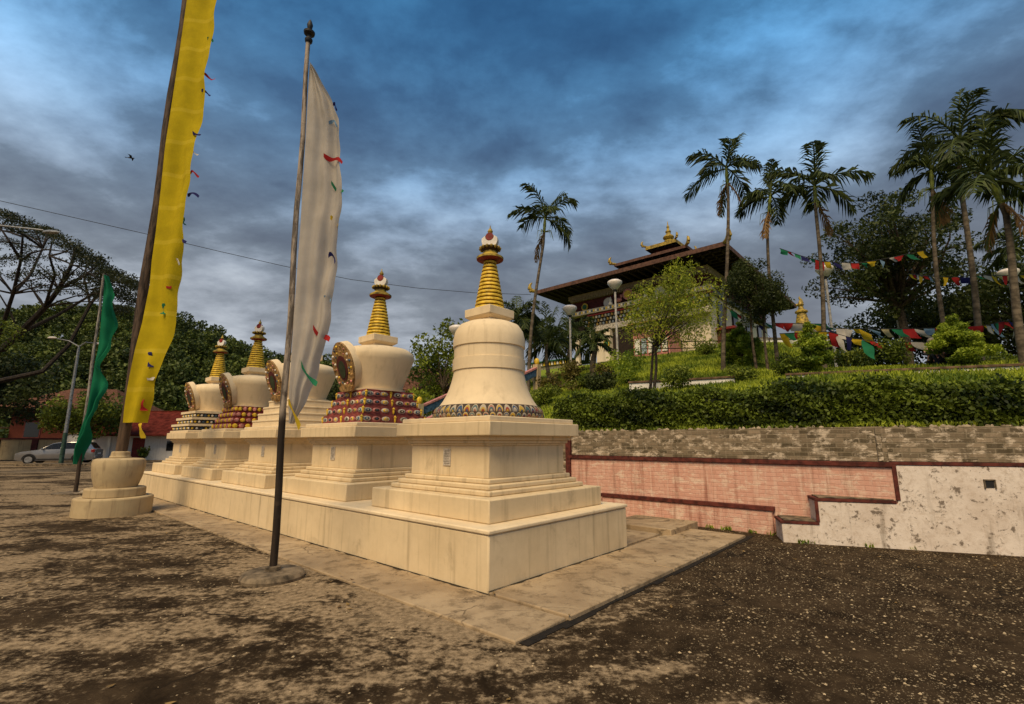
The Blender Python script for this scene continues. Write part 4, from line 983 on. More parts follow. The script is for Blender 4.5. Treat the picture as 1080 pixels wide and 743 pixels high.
for i in range(190):
    px = rng.uniform(-110, 152) if i < 150 else rng.uniform(70, 150); top = interp([(-110, 215), (0, 217), (40, 232), (80, 254), (110, 274), (150, 298)], px)
    dep = rng.random() ** 2.3 * (66 if px < 95 else 40); py = top + 6 + dep; Y_ = Yr + rng.uniform(-6, 8)
    c = P(px, py, Y_) - bt; cen.append(np.array(c)); rad.append(rng.uniform(.45, 1.0)); tips.append(c)
for i in range(0, 150, 2):
    c = tips[i]; l = random.choice(L_); s = P(*l[-1][:2], Yr + l[-1][2]) - bt
    best = min(([P(a, b_, Yr + dy) - bt for l in L_ for a, b_, dy in l[2:]]), key=lambda q: (q - c).length + (3 if q.z > c.z else 0)); limb(mb, best, c, .06, .018, .12, 5, 4)
mb.build('trunk', BARKD, t)
pts, tint = clump_pts(cen, rad, 290, .36, .1); leaf_obj('crown', pts, .13 * (.6 + .8 * rng.random(len(pts))), LF_RAIN, t, tint=tint)
# trees behind the chortens
for px, Y, h, cr, lab in ((385, 52, 9.5, 3.0, 'tall dark tree on the skyline left of the second chorten spire'), (345, 56, 8.5, 3.4, 'broad dark tree behind the white banner'), (425, 60, 8.5, 2.6, 'round dark treetop just right of the second chorten'), (300, 62, 9.5, 2.4, 'slim dark tree standing on the skyline beside the fourth chorten spire'), (268, 66, 10, 1.8, 'lone small treetop between the two farthest spires')):
    X = (px - 540) / FPX * (Y * .983 + 1.2); tree('background_tree', lab, (X, Y, max(0, hill_z(px, Y) * .8)), h, cr, .2, LF_DARK, 30, 60, .45, .35, .8, group=None, bark=BARKD, cl_r=.34)
X, Y = -4.3, 30; tree('background_tree', 'leafy mid-green tree between the second and nearest chorten', (X, Y, ground_z(X, Y)), 8.2 - ground_z(X, Y) * .55, 2.3, .14, LF_MID, 40, 190, .26, .25, .8, cl_r=.3)
X, Y = -4.0, 21.5; bush('yellow_bush', 'yellow-green bush beside the painted stair railing', (X, Y, ground_z(X, Y)), 1.0, 1.7, LF_BRIGHT, 1500, .16)
# tiled house between chorten 1 and 2
hx = P(400, 420, 32); t = thing('tiled_house', 'white house with brown tiled roof seen between the two nearest chortens', 'house', (-9.6, 33.5, 0), R(-6)); hz_ = 2.2
MB().box(0, 6.6, 0, 6, -.2, 4.7).build('wall', WHITEW, t); mb = MB(); hip(mb, -1.2, 9.2, -1.4, 7.2, 5.0, 7.0, 3.2); mb.build('roof', TILE, t)
MB().box(-.1, 6.7, -.05, -.002, 3.0, 3.25).build('red_band', MAROON, t); MB().box(-.12, 6.72, -.3, -.06, 4.55, 4.84).build('bracket_row', DARKW, t)
for x in (1.0, 4.2):
    w_ = MB().box(x, x + 1.3, -.06, .05, 3.4, 4.4).build('window', MAROON, t); MB().box(x + .1, x + 1.2, -.075, -.061, 3.5, 4.3).build('pane', GLASSD, w_)
# painted stair
t = thing('garden_stairs', 'stair with painted patterned railings climbing behind the nearest chorten', 'stairs', (0, 0, 0), PHI)
mb = MB(); 
for k in range(16): mb.box(9.2 + k * .5, 9.72 + k * .5, 13.3, 15.4, -.1 if k < 5 else .2, .22 * (k + 1))
mb.build('steps', CONCRETE, t)
for u_ in (13.15, 15.5):
    mb = MB(); vs = []
    for z in (.75, 1.05):
        for v_, zz in ((9.6, .9), (16.4, 3.7)):
            vs += [(v_, u_ - .08, z + zz), (v_, u_ + .08, z + zz)]
    mb.add(vs, [(0, 1, 3, 2), (4, 6, 7, 5), (0, 2, 6, 4), (1, 5, 7, 3), (0, 4, 5, 1), (2, 3, 7, 6)])
    mb.build('railing_panel', [BLUEP], t)
    mb = MB(); 
    for z0, z1 in ((1.06, 1.14),):
        vs = []
        for z in (z0, z1):
            for v_, zz in ((9.5, .86), (16.5, 3.74)): vs += [(v_, u_ - .11, z + zz), (v_, u_ + .11, z + zz)]
        mb.add(vs, [(0, 1, 3, 2), (4, 6, 7, 5), (0, 2, 6, 4), (1, 5, 7, 3), (0, 4, 5, 1), (2, 3, 7, 6)])
    mb.build('handrail', PINKP, t)
    for k in range(4):
        v_ = 9.6 + k * 2.27; zz = .9 + (v_ - 9.6) * .412; po = MB().box(v_ - .12, v_ + .12, u_ - .13, u_ + .13, zz - .9, zz + 1.22).build('newel_post', CREAM_OLD, t)
        MB().ball((v_, u_, zz + 1.36), (.12, .12, .16)).build('newel_knob', YEL, po)

# ================================================================== TEMPLE
K = 1.4
t = thing('temple', 'two-storey temple with broad brown roofs and golden top on the terrace', 'temple', (0, 0, 0), PHI)
def T(v0, v1, u0, u1, z0, z1):
    g = lambda z: CAM_H + K * (z - CAM_H); return (K * v0, K * v1, K * u0, K * u1, g(z0), g(z1))
def tb(name, args, mat, par=None, bevel=0): return MB().box(*T(*args)).build(name, mat, par or t, bevel=bevel)
gz = lambda z: CAM_H + K * (z - CAM_H)
tb('ground_floor_wall', (28.0, 40.6, 9.5, 17.2, 5.0, 10.3), TEMPLEW); tb('upper_wall', (28.0, 40.6, 9.52, 19.2, 10.3, 11.9), MAROON)
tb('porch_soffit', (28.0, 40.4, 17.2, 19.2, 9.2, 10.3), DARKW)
tb('cornice_beam', (27.86, 40.7, 9.36, 19.34, 11.58, 11.88), KHAKI)
# carved bands on the front and right faces
mb = MB()
for k in range(74):
    u0 = 9.5 + k * .13
    mb.box(*T(27.72, 27.99, u0, u0 + .06, 11.36, 11.56), 0)
for k in range(94):
    v0 = 28 + k * .134; mb.box(*T(v0, v0 + .06, 9.26, 9.49, 11.36, 11.56), 0)
mb.build('hanging_dentils', [KHAKI], t)
mb = MB(); mb.box(*T(27.45, 27.98, 9.1, 18.9, 10.22, 10.52), 0)
for k in range(60):
    u0 = 9.15 + k * .162; mb.box(*T(27.42, 27.449, u0, u0 + .09, 10.30, 10.44), 1 + k % 3)
mb.build('balcony_frieze', [plain('grey_cream_frieze', (.40, .36, .28), .8, 0, .2, 9), YEL, BLUEP, WHITE], t)
mb = MB(); mb.box(*T(27.55, 27.98, 9.2, 17.6, 10.06, 10.2), 0); mb.build('red_frieze', RED, t)
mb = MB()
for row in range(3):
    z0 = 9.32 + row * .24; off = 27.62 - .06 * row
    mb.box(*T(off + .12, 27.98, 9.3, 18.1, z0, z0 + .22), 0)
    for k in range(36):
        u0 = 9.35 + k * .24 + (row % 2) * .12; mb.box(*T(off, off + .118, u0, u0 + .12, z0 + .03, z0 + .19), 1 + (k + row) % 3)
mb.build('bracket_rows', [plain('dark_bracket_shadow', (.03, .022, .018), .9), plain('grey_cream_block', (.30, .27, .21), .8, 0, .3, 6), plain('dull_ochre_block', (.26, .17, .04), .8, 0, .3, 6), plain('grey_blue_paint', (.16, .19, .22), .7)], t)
tb('lower_frieze', (27.5, 27.98, 9.3, 17.2, 8.92, 9.28), plain('patterned_cream', (.45, .40, .33), .8, 0, .4, 7))
mb = MB(); 
arcp = [(-1.3, 0), (1.3, 0), (1.3, 1.25), (.8, 1.62), (0, 1.75), (-.8, 1.62), (-1.3, 1.25)]
mb.prism([(a * K, b_ * K) for a, b_ in arcp], .3, lambda a, b_, q: (27.9 * K - q, 14.6 * K + a, gz(7.05) + b_)); mb.build('entrance_arch', DARKW, t)
tb('entrance_column', (27.3, 27.75, 15.75, 16.15, 6.2, 8.9), TEMPLEW, bevel=.03); tb('entrance_column', (27.3, 27.75, 12.9, 13.3, 6.2, 8.9), TEMPLEW, bevel=.03)
tb('porch_pillar', (28.1, 28.4, 18.7, 19.0, 5.5, 9.2), TEMPLEW, bevel=.02); tb('porch_pillar', (28.1, 28.4, 17.5, 17.8, 5.5, 9.2), TEMPLEW, bevel=.02)
def disc(name, v_, u_, z_, r, mat, axis='v', rim=None):
    pl_ = [(r * math.cos(2 * math.pi * k / 24), r * math.sin(2 * math.pi * k / 24)) for k in range(24)]
    fn = (lambda a, b_, q: (v_ * K - q, u_ * K + a, gz(z_) + b_)) if axis == 'v' else (lambda a, b_, q: (v_ * K + a, u_ * K - q, gz(z_) + b_))
    o = MB().prism([(a * K, b_ * K) for a, b_ in pl_], .10, fn).build(name, rim or mat, t)
    if rim:
        fn2 = (lambda a, b_, q: (v_ * K - .1 - q, u_ * K + a, gz(z_) + b_)) if axis == 'v' else (lambda a, b_, q: (v_ * K + a, u_ * K - .1 - q, gz(z_) + b_))
        MB().prism([(a * K * .7, b_ * K * .7) for a, b_ in pl_], .02, fn2).build('medallion_field', mat, o)
disc('medallion', 27.9, 17.96, 10.88, .26, GREENP, rim=YEL); disc('medallion', 27.9, 16.1, 10.86, .33, WHITE); disc('medallion', 27.9, 12.4, 10.86, .33, WHITE); disc('medallion', 27.9, 10.5, 10.88, .26, GREENP, rim=YEL)
disc('dharma_wheel', 27.5, 14.4, 11.0, .36, YEL, rim=PINKP); disc('medallion', 30.5, 9.44, 10.95, .36, WHITE, 'u'); disc('medallion', 36.5, 9.44, 10.95, .36, WHITE, 'u'); disc('medallion', 27.25, 15.95, 7.9, .24, GREENP, rim=YEL)
for u_ in (13.7, 15.1):
    mb = MB(); mb.ball((27.5 * K, u_ * K, gz(10.75)), (.15, .35, .22)); mb.ball((27.5 * K, (u_ + (.2 if u_ < 14.4 else -.2)) * K, gz(10.98)), (.1, .13, .2)); mb.build('deer', PINKP, t)
for u_ in (13.2, 15.7):
    MB().lathe([(.2, 0), (.22, .15), (.1, .3), (.16, .5), (.04, .8)], 10, (27.5 * K, u_ * K, gz(10.52))).build('small_urn', WHITE, t)
# right face: band, windows, annex
o = MB(); o.box(*T(27.95, 40.7, 9.30, 9.48, 10.25, 10.5)); o.build('side_band', plain('slate_blue_band', (.12, .13, .14), .7), t)
for v_ in (29.2, 32.0, 34.8, 37.6):
    f_ = tb('window', (v_, v_ + .95, 9.42, 9.52, 8.35, 9.95), DARKW); tb('pane', (v_ + .1, v_ + .85, 9.405, 9.419, 8.45, 9.85), GLASSD, f_)
an = tb('side_porch', (29.0, 31.0, 8.6, 9.49, 5.5, 8.05), TILE); tb('porch_roof', (28.8, 31.3, 8.4, 9.6, 8.06, 8.2), RED, an); tb('porch_door', (29.5, 30.4, 8.57, 8.599, 6.0, 7.7), DARKW, an)
# front annex with painted panels
an = tb('front_annex', (25.6, 27.2, 11.0, 13.2, 5.2, 7.9), PINKP); mb = MB()
for k in range(5):
    mb.box(*T(25.56, 25.598, 11.1 + k * .42, 11.42 + k * .42, 6.6, 7.5), k % 2)
mb.build('painted_panels', [WHITE, plain('pale_blue_panel', (.30, .38, .42), .6, 0, .3, 9)], an)
mb = MB()
for row in range(2):
    for k in range(11): mb.box(*T(25.35 + .08 * row, 25.59, 10.9 + k * .21, 11.02 + k * .21, 8.14 - row * .22, 8.32 - row * .22), row)
mb.box(*T(25.25, 27.2, 10.8, 13.4, 8.34, 8.42), 1); mb.build('annex_brackets', [MATS['grey_cream_block'], MATS['dull_ochre_block']], an)
# left annex
an = tb('side_gallery', (28.5, 31, 19.6, 23.5, 4.6, 7.1), TEMPLEW); mb = MB()
for k in range(16): mb.box(*T(28.2, 28.49, 19.6 + k * .25, 19.74 + k * .25, 7.15, 7.4), k % 2)
mb.box(*T(28.1, 31.1, 19.4, 23.7, 7.42, 7.5), 2); mb.build('gallery_brackets', [WHITE, YEL, GREENP], an)
for u_ in (20.2, 21.4, 22.6): tb('gallery_window', (28.46, 28.499, u_, u_ + .8, 5.6, 6.8), RED, an)
# roofs
def roof(name, cv, cu, hv, hu, z, rise, th, tv, tu, m_top, m_under, par=None, fasc=None):
    g = lambda a: gz(a); mb = MB()
    lo = [(cv - hv, cu - hu), (cv + hv, cu - hu), (cv + hv, cu + hu), (cv - hv, cu + hu)]; hi = [(cv - tv, cu - tu), (cv + tv, cu - tu), (cv + tv, cu + tu), (cv - tv, cu + tu)]
    vs = [(a * K, b_ * K, g(z)) for a, b_ in lo] + [(a * K, b_ * K, g(z + th)) for a, b_ in lo] + [(a * K, b_ * K, g(z + th + rise)) for a, b_ in hi] + [(a * K, b_ * K, g(z + rise)) for a, b_ in hi]
    mb.add(vs, [(0, 1, 5, 4), (1, 2, 6, 5), (2, 3, 7, 6), (3, 0, 4, 7), (4, 5, 9, 8), (5, 6, 10, 9), (6, 7, 11, 10), (7, 4, 8, 11), (8, 9, 10, 11)], 0)
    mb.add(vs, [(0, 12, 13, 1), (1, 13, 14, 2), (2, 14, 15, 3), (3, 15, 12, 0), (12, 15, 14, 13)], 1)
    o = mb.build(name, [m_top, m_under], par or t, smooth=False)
    rf = MB()
    for k in range(int(hu * 2 / .55)):
        u_ = cu - hu + .3 + k * .55; rf.box(*T(cv - hv + .12, cv - hv + 1.9, u_, u_ + .12, z - .10, z + .02))
    for k in range(int(hv * 2 / .55)):
        v_ = cv - hv + .3 + k * .55; rf.box(*T(v_, v_ + .12, cu - hu + .12, cu - hu + 1.7, z - .10, z + .02))
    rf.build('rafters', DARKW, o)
    return o
CVc, CUc = 34.3, 14.3
r1 = roof('main_roof', CVc, CUc, 8.3, 6.6, 12.0, 1.3, .26, 3.0, 2.2, BROWNW, DARKW)
tb('clerestory', (31.6, 37.0, 12.5, 16.1, 12.9, 14.45), MAROON)
r2 = roof('middle_roof', CVc, CUc, 3.7, 2.75, 14.42, .7, .2, 1.6, 1.2, BROWNW, DARKW)
tb('lantern', (33.3, 35.3, 13.5, 15.1, 14.9, 16.0), MAROON)
r3 = roof('golden_roof', CVc, CUc, 1.6, 1.2, 15.93, .55, .26, .3, .3, GOLD, DARKW)
mb = MB().lathe([(.55, 0), (.62, .12), (.45, .25), (.35, .35), (.55, .5), (.6, .65), (.5, .8), (.3, .95), (.22, 1.15), (.30, 1.25), (.30, 1.35), (.15, 1.5), (.12, 1.75), (.17, 1.85), (.06, 2.1), (.03, 2.5)], 16, (CVc * K, CUc * K, gz(16.68)))
mb.build('golden_pinnacle', GOLD, t)
def horn(par, v_, u_, z_, s, dv, du):
    c = Vector((v_ * K, u_ * K, gz(z_))); d = Vector((dv, du, 0)).normalized()
    mb = MB().tube([c - d * .3 * s, c + d * .25 * s + Vector((0, 0, .05 * s)), c + d * .55 * s + Vector((0, 0, .3 * s)), c + d * .5 * s + Vector((0, 0, .62 * s)), c + d * .3 * s + Vector((0, 0, .85 * s))], [.13 * s, .17 * s, .2 * s, .14 * s, .04 * s], 8)
    mb.ball(c + d * .45 * s + Vector((0, 0, .05 * s)), .17 * s); mb.build('corner_horn', GOLD, par)
for rr, hv, hu, z_, s in ((r1, 8.3, 6.6, 12.2, 1.1), (r2, 3.7, 2.75, 14.6, .9), (r3, 1.6, 1.2, 16.2, .7)):
    for a in (-1, 1):
        for b_ in (-1, 1): horn(rr, CVc + a * hv, CUc + b_ * hu, z_, s, a, b_)
# terrace railing
ra, rb = P(676, 372, 33), P(862, 366, 30)
t = thing('terrace_railing', 'thin dark railing with posts along the edge of the temple terrace', 'railing', (ra.x, ra.y, 0))
mb = MB(); n_ = 13
for f_, zz in (('a', .0), ('b', .45)):
    mb.tube([(0, 0, P(676, 372, 33).z + .25 + zz), (rb.x - ra.x, rb.y - ra.y, P(862, 369, 30).z + .25 + zz)], .035, 6)
mb.build('rail', DARKW, t)
for k in range(n_):
    f = k / (n_ - 1); z_ = ra.z + (P(862, 369, 30).z - ra.z) * f; MB().tube([(f * (rb.x - ra.x), f * (rb.y - ra.y), z_ - 1.6), (f * (rb.x - ra.x), f * (rb.y - ra.y), z_ + .8)], .04, 6).build('rail_post', DARKW, t)
# small golden stupa right of temple
q = P(850, 372, 34); t = thing('small_chorten', 'small white chorten with a golden spire right of the temple roof corner', 'chorten', (q.x, q.y, q.z - 1.2))
MB().sq(1.2, 0, 1.6).build('base', WHITEW, t, bevel=.03); MB().lathe([(.9, 1.6), (1.0, 2.0), (.95, 2.4), (.5, 2.6)], 20).build('dome', WHITEW, t)
MB().lathe([(.62, 2.6), (.52, 3.0), (.30, 4.1), (.42, 4.15), (.42, 4.25), (.2, 4.4), (.15, 4.6), (.22, 4.75), (.05, 5.1), (.02, 5.4)], 16).build('spire', GOLD, t)
# white terrace wall behind the flags
q0, q1 = P(800, 372, 36), P(880, 372, 38)
low_wall('white terrace wall under the lower prayer flags right of the temple', (q0.x, q0.y, q0.z), (q1.x, q1.y, q1.z), 1.1, 3)

# ================================================================== PALMS
def frond(L, tilt, az, parent, n=30, w_=.62, seed=0, mat=LF_PALM, dead=False, curl=1.0):
    """arching rachis with two ranks of leaflets"""
    r_ = random.Random(seed); pts_ = []; d = Vector((math.cos(tilt), 0, math.sin(tilt))); p = Vector((0, 0, 0)); rach = []
    seg = 10
    for i in range(seg + 1):
        rach.append(p.copy()); p = p + d * (L / seg); d = (d + Vector((0, 0, -.115 * curl * (1 + i * .12)))).normalized()
    Rz = Matrix.Rotation(az, 3, 'Z'); verts = []; faces = []; tv = []
    rach = [Rz @ q for q in rach]
    side = Rz @ Vector((0, 1, 0)); 
    for k in range(n):
        f = .12 + .88 * k / (n - 1); x = f * seg; i = min(seg - 1, int(x)); q = rach[i].lerp(rach[i + 1], x - i); tg = (rach[i + 1] - rach[i]).normalized(); up = side.cross(tg).normalized()
        ll = w_ * (math.sin(math.pi * min(1, f * .9 + .08)) ** .6) * r_.uniform(.8, 1.1)
        for sg in (-1, 1):
            dr = (tg * r_.uniform(.6, 1.15) + side * sg * r_.uniform(.7, 1.0) - up * 0 + Vector((0, 0, 1)) * r_.uniform(-.75, .35)).normalized()
            wd = tg.cross(dr).cross(dr).normalized() * (.022 + .014 * r_.random()) ; b_ = len(verts)
            m_ = q + dr * ll * .55; e_ = q + dr * ll + Vector((0, 0, -ll * r_.uniform(.2, .65)))
            verts += [q - wd * .5, q + wd * .5, m_ + wd, e_, m_ - wd]; faces.append((b_, b_ + 1, b_ + 2, b_ + 3, b_ + 4)); tv.append(r_.random())
    nb = len(verts); mb = MB(); mb.tube(rach, [.035 * (1 - .8 * i / seg) + .006 for i in range(seg + 1)], 5)
    verts += [Vector(v) for v in mb.v]; nf = len(faces); faces += [tuple(nb + i for i in f) for f in mb.f]; tv += [.9] * len(mb.f)
    me = bpy.data.meshes.new('frond'); me.from_pydata([tuple(v) for v in verts], [], faces); me.materials.append(mat)
    at = me.attributes.new('tint', 'FLOAT', 'FACE'); at.data.foreach_set('value', np.array(tv, np.float32)); me.update()
    o = bpy.data.objects.new('frond', me); C.objects.link(o); o.parent = parent; return o
LF_DEAD = leaf_mat('dry_palm_frond', (.10, .055, .018), (.26, .15, .05))
def palm(label, px, Y, py_top, L, n_f, tr=.13, lean=0., wind=.0, seed=1, shaft=True, name='palm_tree', group='slim palms on the bank', top_px=None, dead=2, extra=None, w_=.62):
    b0 = spot(px, Y); q = P(top_px if top_px is not None else px, py_top, Y); top = q - b0
    t = thing(name, label, 'palm', b0, 0, group); r_ = random.Random(seed)
    pts_ = [Vector((top.x * (f ** 1.25) + .10 * math.sin(f * 4 + seed), 0, top.z * f - .2 * (1 - f))) for f in [i / 12 for i in range(13)]]
    pts_[-1] = top
    MB().tube(pts_, [tr * (1.35 if i == 0 else 1.08 - .38 * i / 12) for i in range(13)], 10).build('trunk', PTRUNK, t)
    if shaft:
        d = (pts_[-1] - pts_[-2]).normalized(); MB().tube([top - d * .1, top + d * .35, top + d * .8], [tr * .72, tr * .95, tr * .45], 9).build('crownshaft', CROWNSH, t); c = top + d * .75
    else: c = top
    cr = []
    for k in range(n_f):
        az = 2 * math.pi * (k * .618 + r_.random() * .08); tier = k / n_f
        tilt = R(80 - 88 * tier + r_.uniform(-14, 14)); Lk = L * r_.uniform(.72, 1.12)
        fo = frond(Lk, tilt, az, t, n=26, w_=w_ * L / 1.75, seed=seed * 100 + k, curl=r_.uniform(.8, 1.35) ); fo.location = c + Vector((0, 0, -.12 * tier))
        if wind: fo.rotation_euler = (0, wind * r_.uniform(.5, 1.2), 0)
    for k in range(dead):
        fo = frond(L * .75, R(-55), r_.random() * 6.3, t, n=18, w_=.4, seed=seed * 77 + k, mat=LF_DEAD if k % 2 == 0 else LF_PALM); fo.location = top + Vector((0, 0, -.05))
    # hanging fruit stalks
    st = MB()
    for k in range(9):
        a = r_.random() * 6.3; st.tube([top + Vector((0, 0, -.05)), top + Vector((math.cos(a) * .35, math.sin(a) * .35, -.05)), top + Vector((math.cos(a) * .45, math.sin(a) * .45, -.5))], [.02, .012, .006], 5)
    st.build('fruit_stalks', CROWNSH, t)
    return t
palm('solitary tall slim palm left of the temple roof, crown high above the eave', 557, 22, 244, 2.0, 9, .085, seed=3, top_px=574, wind=.3, dead=1)
palm('slim palm in front of the temple, tallest of the three beside its right roof corner', 765, 20, 192, 2.0, 8, .085, seed=5, top_px=767, wind=.3, dead=3)
palm('shorter slim palm just right of the temple corner, middle one of three', 818, 19.5, 222, 1.9, 8, .075, seed=8, top_px=811, wind=.25, dead=1)
palm('slim palm beside the round garden lamp, drooping fronds over the flag string', 871, 18.5, 212, 2.05, 9, .085, seed=12, top_px=860, wind=.2, dead=1)
palm('slim palm with bright green crownshaft in front of the big dark tree', 1001, 16, 198, 1.75, 9, .075, seed=15, top_px=983, wind=-.1, dead=3)
palm('tallest palm near the right edge with a dry orange frond below its crown', 1034, 15.5, 166, 2.2, 10, .095, seed=19, top_px=1012, wind=.15, dead=4)
palm('thick-trunked palm at the right edge with wide fronds', 1085, 13, 212, 1.85, 10, .105, seed=23, top_px=1055, wind=.1, dead=3)
palm('small palm crown low behind the thick-trunked palm at the right edge', 1082, 21, 262, 1.6, 12, .10, seed=27, top_px=1070, dead=0, shaft=False)
# palms left of the temple
for px, Y, py, L, sd_, lab in ((545, 26, 336, 2.0, 31, 'dark small palm partly hidden by the nearest chorten spire'), (578, 27, 362, 2.2, 33, 'low green palm left of the first garden lamp'), (600, 30, 358, 2.2, 35, 'feathery green palm behind the first garden lamp'), (563, 31, 352, 2.0, 37, 'green palm far left of the temple porch')):
    palm(lab, px, Y, py, L, 14, .12, seed=sd_, shaft=False, dead=0, group='small palms left of the temple')
palm('stout dark cycad with stiff fronds between the two garden lamps', 627, 24, 362, 1.5, 18, .16, seed=41, shaft=False, dead=0, name='cycad', group=None, w_=.35)

# ================================================================== GARDEN TREES AND SHRUBS
tree('willowy_tree', 'light green willowy tree with two thin stems before the temple', spot(696, 16.5), 4.75, 1.62, .055, LF_BRIGHT, 84, 560, .12, .24, 1.25, 1.0, cl_r=.27, lean=(.6, 0), droop=.6, aspect=.26, stems=2, bark=BARKD)
tree('dark_tree', 'small dark round tree on bare stems at the right corner of the temple', spot(806, 19), 4.9, 1.12, .06, LF_DARK, 60, 1500, .10, .42, .9, 1.0, cl_r=.32, stems=2, bark=BARK)
tree('large_tree', 'large dark broadleaf tree behind the tall palms on the right', spot(960, 25), 10.6, 3.7, .26, LF_DARK, 120, 240, .19, .32, .6, 1.05, cl_r=.22, bark=BARK)
tree('background_tree', 'low dark spreading tree behind the lower flags at the right edge', spot(1040, 28), 7.4, 4.8, .22, LF_DARK, 80, 130, .24, .12, .7, 1.0, cl_r=.26, bark=BARKD)
tree('background_tree', 'dark bushy tree behind the flags left of the large tree trunk', spot(915, 31), 4.2, 2.6, .18, LF_DARK, 50, 160, .22, .10, .8, 1.0, cl_r=.3, bark=BARKD)
tree('background_tree', 'dense dark thicket tree at the far right edge behind the palms', spot(1110, 24), 6.5, 4.0, .2, LF_DARK, 60, 160, .23, .08, .8, 1.0, cl_r=.3, bark=BARKD)
tree('conifer', 'bright young conifer bush in front of the temple side wall', spot(783, 21), 2.3, .95, .05, LF_CON, 60, 3200, .11, .04, .7, shape='cone', cl_r=.30, cat='conifer')
tree('conifer', 'yellow-green young conifer under the lower flags, left of the big tree trunk', spot(858, 15.5), 1.9, .75, .045, LF_CON, 60, 4200, .09, .03, .6, shape='cone', cl_r=.30, cat='conifer')
tree('conifer', 'broad tiered yellow-green conifer between two right-hand palm trunks', spot(1013, 14), 1.75, .85, .045, LF_CON, 60, 4200, .085, .03, .5, shape='cone', cl_r=.30, cat='conifer')
sh = [(662, 21, .9, 1.5, LF_CON, 1700, 'rounded feathery shrub left of the willowy tree'), (719, 15.6, .55, .95, LF_MID, 1500, 'dark green clipped ball right of the willowy tree stems'), (628, 19.5, .65, .95, LF_DARK, 1400, 'dark round shrub at the foot of the cycad'),
      (786, 15.5, .42, .62, LF_MID, 1000, 'low round shrub behind the hedge under the dark tree'), (828, 15.5, .52, .75, LF_HEDGE, 1500, 'wide dark shrub under the third palm'), (893, 19, .85, 1.1, LF_MID, 1300, 'leafy shrub below the hanging blue and yellow flags'),
      (945, 16, .5, 1.1, LF_HEDGE, 1500, 'leafy upright shrub left of the seated people'), (1052, 18, .8, .75, LF_HEDGE, 1500, 'spreading dark shrub beside the thick palm trunk'), (604, 23, .8, 1.4, LF_REDDISH, 1300, 'reddish croton shrub around the first garden lamp'),
      (585, 21, .7, 1.1, LF_REDDISH, 1000, 'mixed red and green shrub right of the nearest chorten'), (640, 23, .5, .95, LF_REDDISH, 700, 'small dark red croton before the entrance column'), (572, 17.5, .6, .8, LF_MID, 1500, 'green shrub at the left end of the hedge'), (615, 22, .6, .7, LF_MID, 1200, 'low mixed green shrub left of the cycad'),
      (745, 27, .8, .9, LF_MID, 900, 'low green shrub at the foot of the temple side railing'), (880, 24, 1.2, 1.0, LF_HEDGE, 900, 'dark low shrub beneath the garden lamp by the palm')]
for px, Y, r, h, m_, n_, lab in sh: bush('shrub', lab, spot(px, Y), r, h, m_, n_, .095 if Y < 18 else .13, group='garden shrubs on the bank')

# ================================================================== GARDEN LAMPS
def make_lamp(label, px, Y, py_head):
    b0 = spot(px, Y); z = P(px, py_head, Y).z - b0.z; b0.x = P(px, py_head, Y).x
    t = thing('garden_lamp', label, 'lamp post', b0, 0, 'garden lamps with bowl heads')
    MB().tube([(0, 0, -.1), (0, 0, z - .25)], [.065, .055], 10).build('post', METALW, t)
    MB().lathe([(.06, z - .27), (.09, z - .24), (.10, z - .15), (.07, z - .14)], 12).build('collar', BLACKM, t)
    MB().lathe([(.10, z - .15), (.16, z - .10), (.29, z + .06), (.385, z + .20), (.385, z + .24)], 20).build('bowl', GLOBE, t)
    MB().lathe([(.39, z + .242), (.37, z + .30), (.26, z + .37), (.1, z + .41), (.02, z + .415)], 20).build('cap', GLOBE, t)
make_lamp('bowl lamp on a pale post between the palms left of the temple', 601, 25, 330)
make_lamp('bowl lamp on a tall pale post in front of the maroon temple storey', 648.5, 24.5, 303)
make_lamp('bowl lamp beside the palm trunk right of the dark round tree', 870, 22, 289)
make_lamp('bowl lamp hidden behind the nearest chorten bell, only its head showing', 482, 22, 352)
make_lamp('bowl lamp behind the thick palm trunk at the right edge', 1064, 20.5, 293)
make_lamp('small white bowl lamp low in front of the large dark tree trunk', 946, 26, 333)

# ================================================================== PRAYER FLAGS
def flags(label, pts_px, n, size, cols, drop=1.0, seed=0, sag=.0):
    pp = [P(*q) for q in pts_px]; b0 = pp[0]; t = thing('prayer_flag_string', label, 'prayer flags', b0, 0, 'strings of prayer flags'); r_ = random.Random(seed)
    L = [0]
    for a, b_ in zip(pp[:-1], pp[1:]): L.append(L[-1] + (b_ - a).length)
    def at(s):
        for i in range(len(pp) - 1):
            if s <= L[i + 1] or i == len(pp) - 2:
                f = (s - L[i]) / (L[i + 1] - L[i]); q = pp[i].lerp(pp[i + 1], f); q.z -= sag * math.sin(math.pi * f); return q
    MB().tube([at(L[-1] * k / 40) - b0 for k in range(41)], .012, 5).build('cord', BLACKM, t)
    for k in range(n):
        s = L[-1] * (k + .3 + .4 * r_.random()) / n; w_ = size * r_.uniform(.55, 1.25); h_ = size * 1.1 * r_.uniform(.6, 1.35) * drop
        a = at(max(0, s - w_ / 2)) - b0; b_ = at(min(L[-1], s + w_ / 2)) - b0; sw = Vector((r_.uniform(-.15, .9), r_.uniform(-.5, .4), 0)); rows = []
        if r_.random() < .4: b_ = b_ + Vector((0, 0, -h_ * r_.uniform(.15, .5)))
        tap = r_.choice((.2, .55, .9, 1, 1)); ph = r_.random() * 6
        for i in range(7):
            f = i / 6; row = []
            for j in range(5):
                g = j / 4; gg = .5 + (g - .5) * (1 - (1 - tap) * f)
                q = a.lerp(b_, gg) + Vector((0, 0, -h_ * f * (1 - .25 * abs(sw.x)))) + sw * h_ * f * f + Vector((0, .12 * w_ * math.sin(g * 4 + f * 5 + ph) * f, 0)); row.append(q)
            rows.append(row)
        MB().grid(rows).build('flag', FLAGC[cols[k % len(cols)]], t, angle=180)
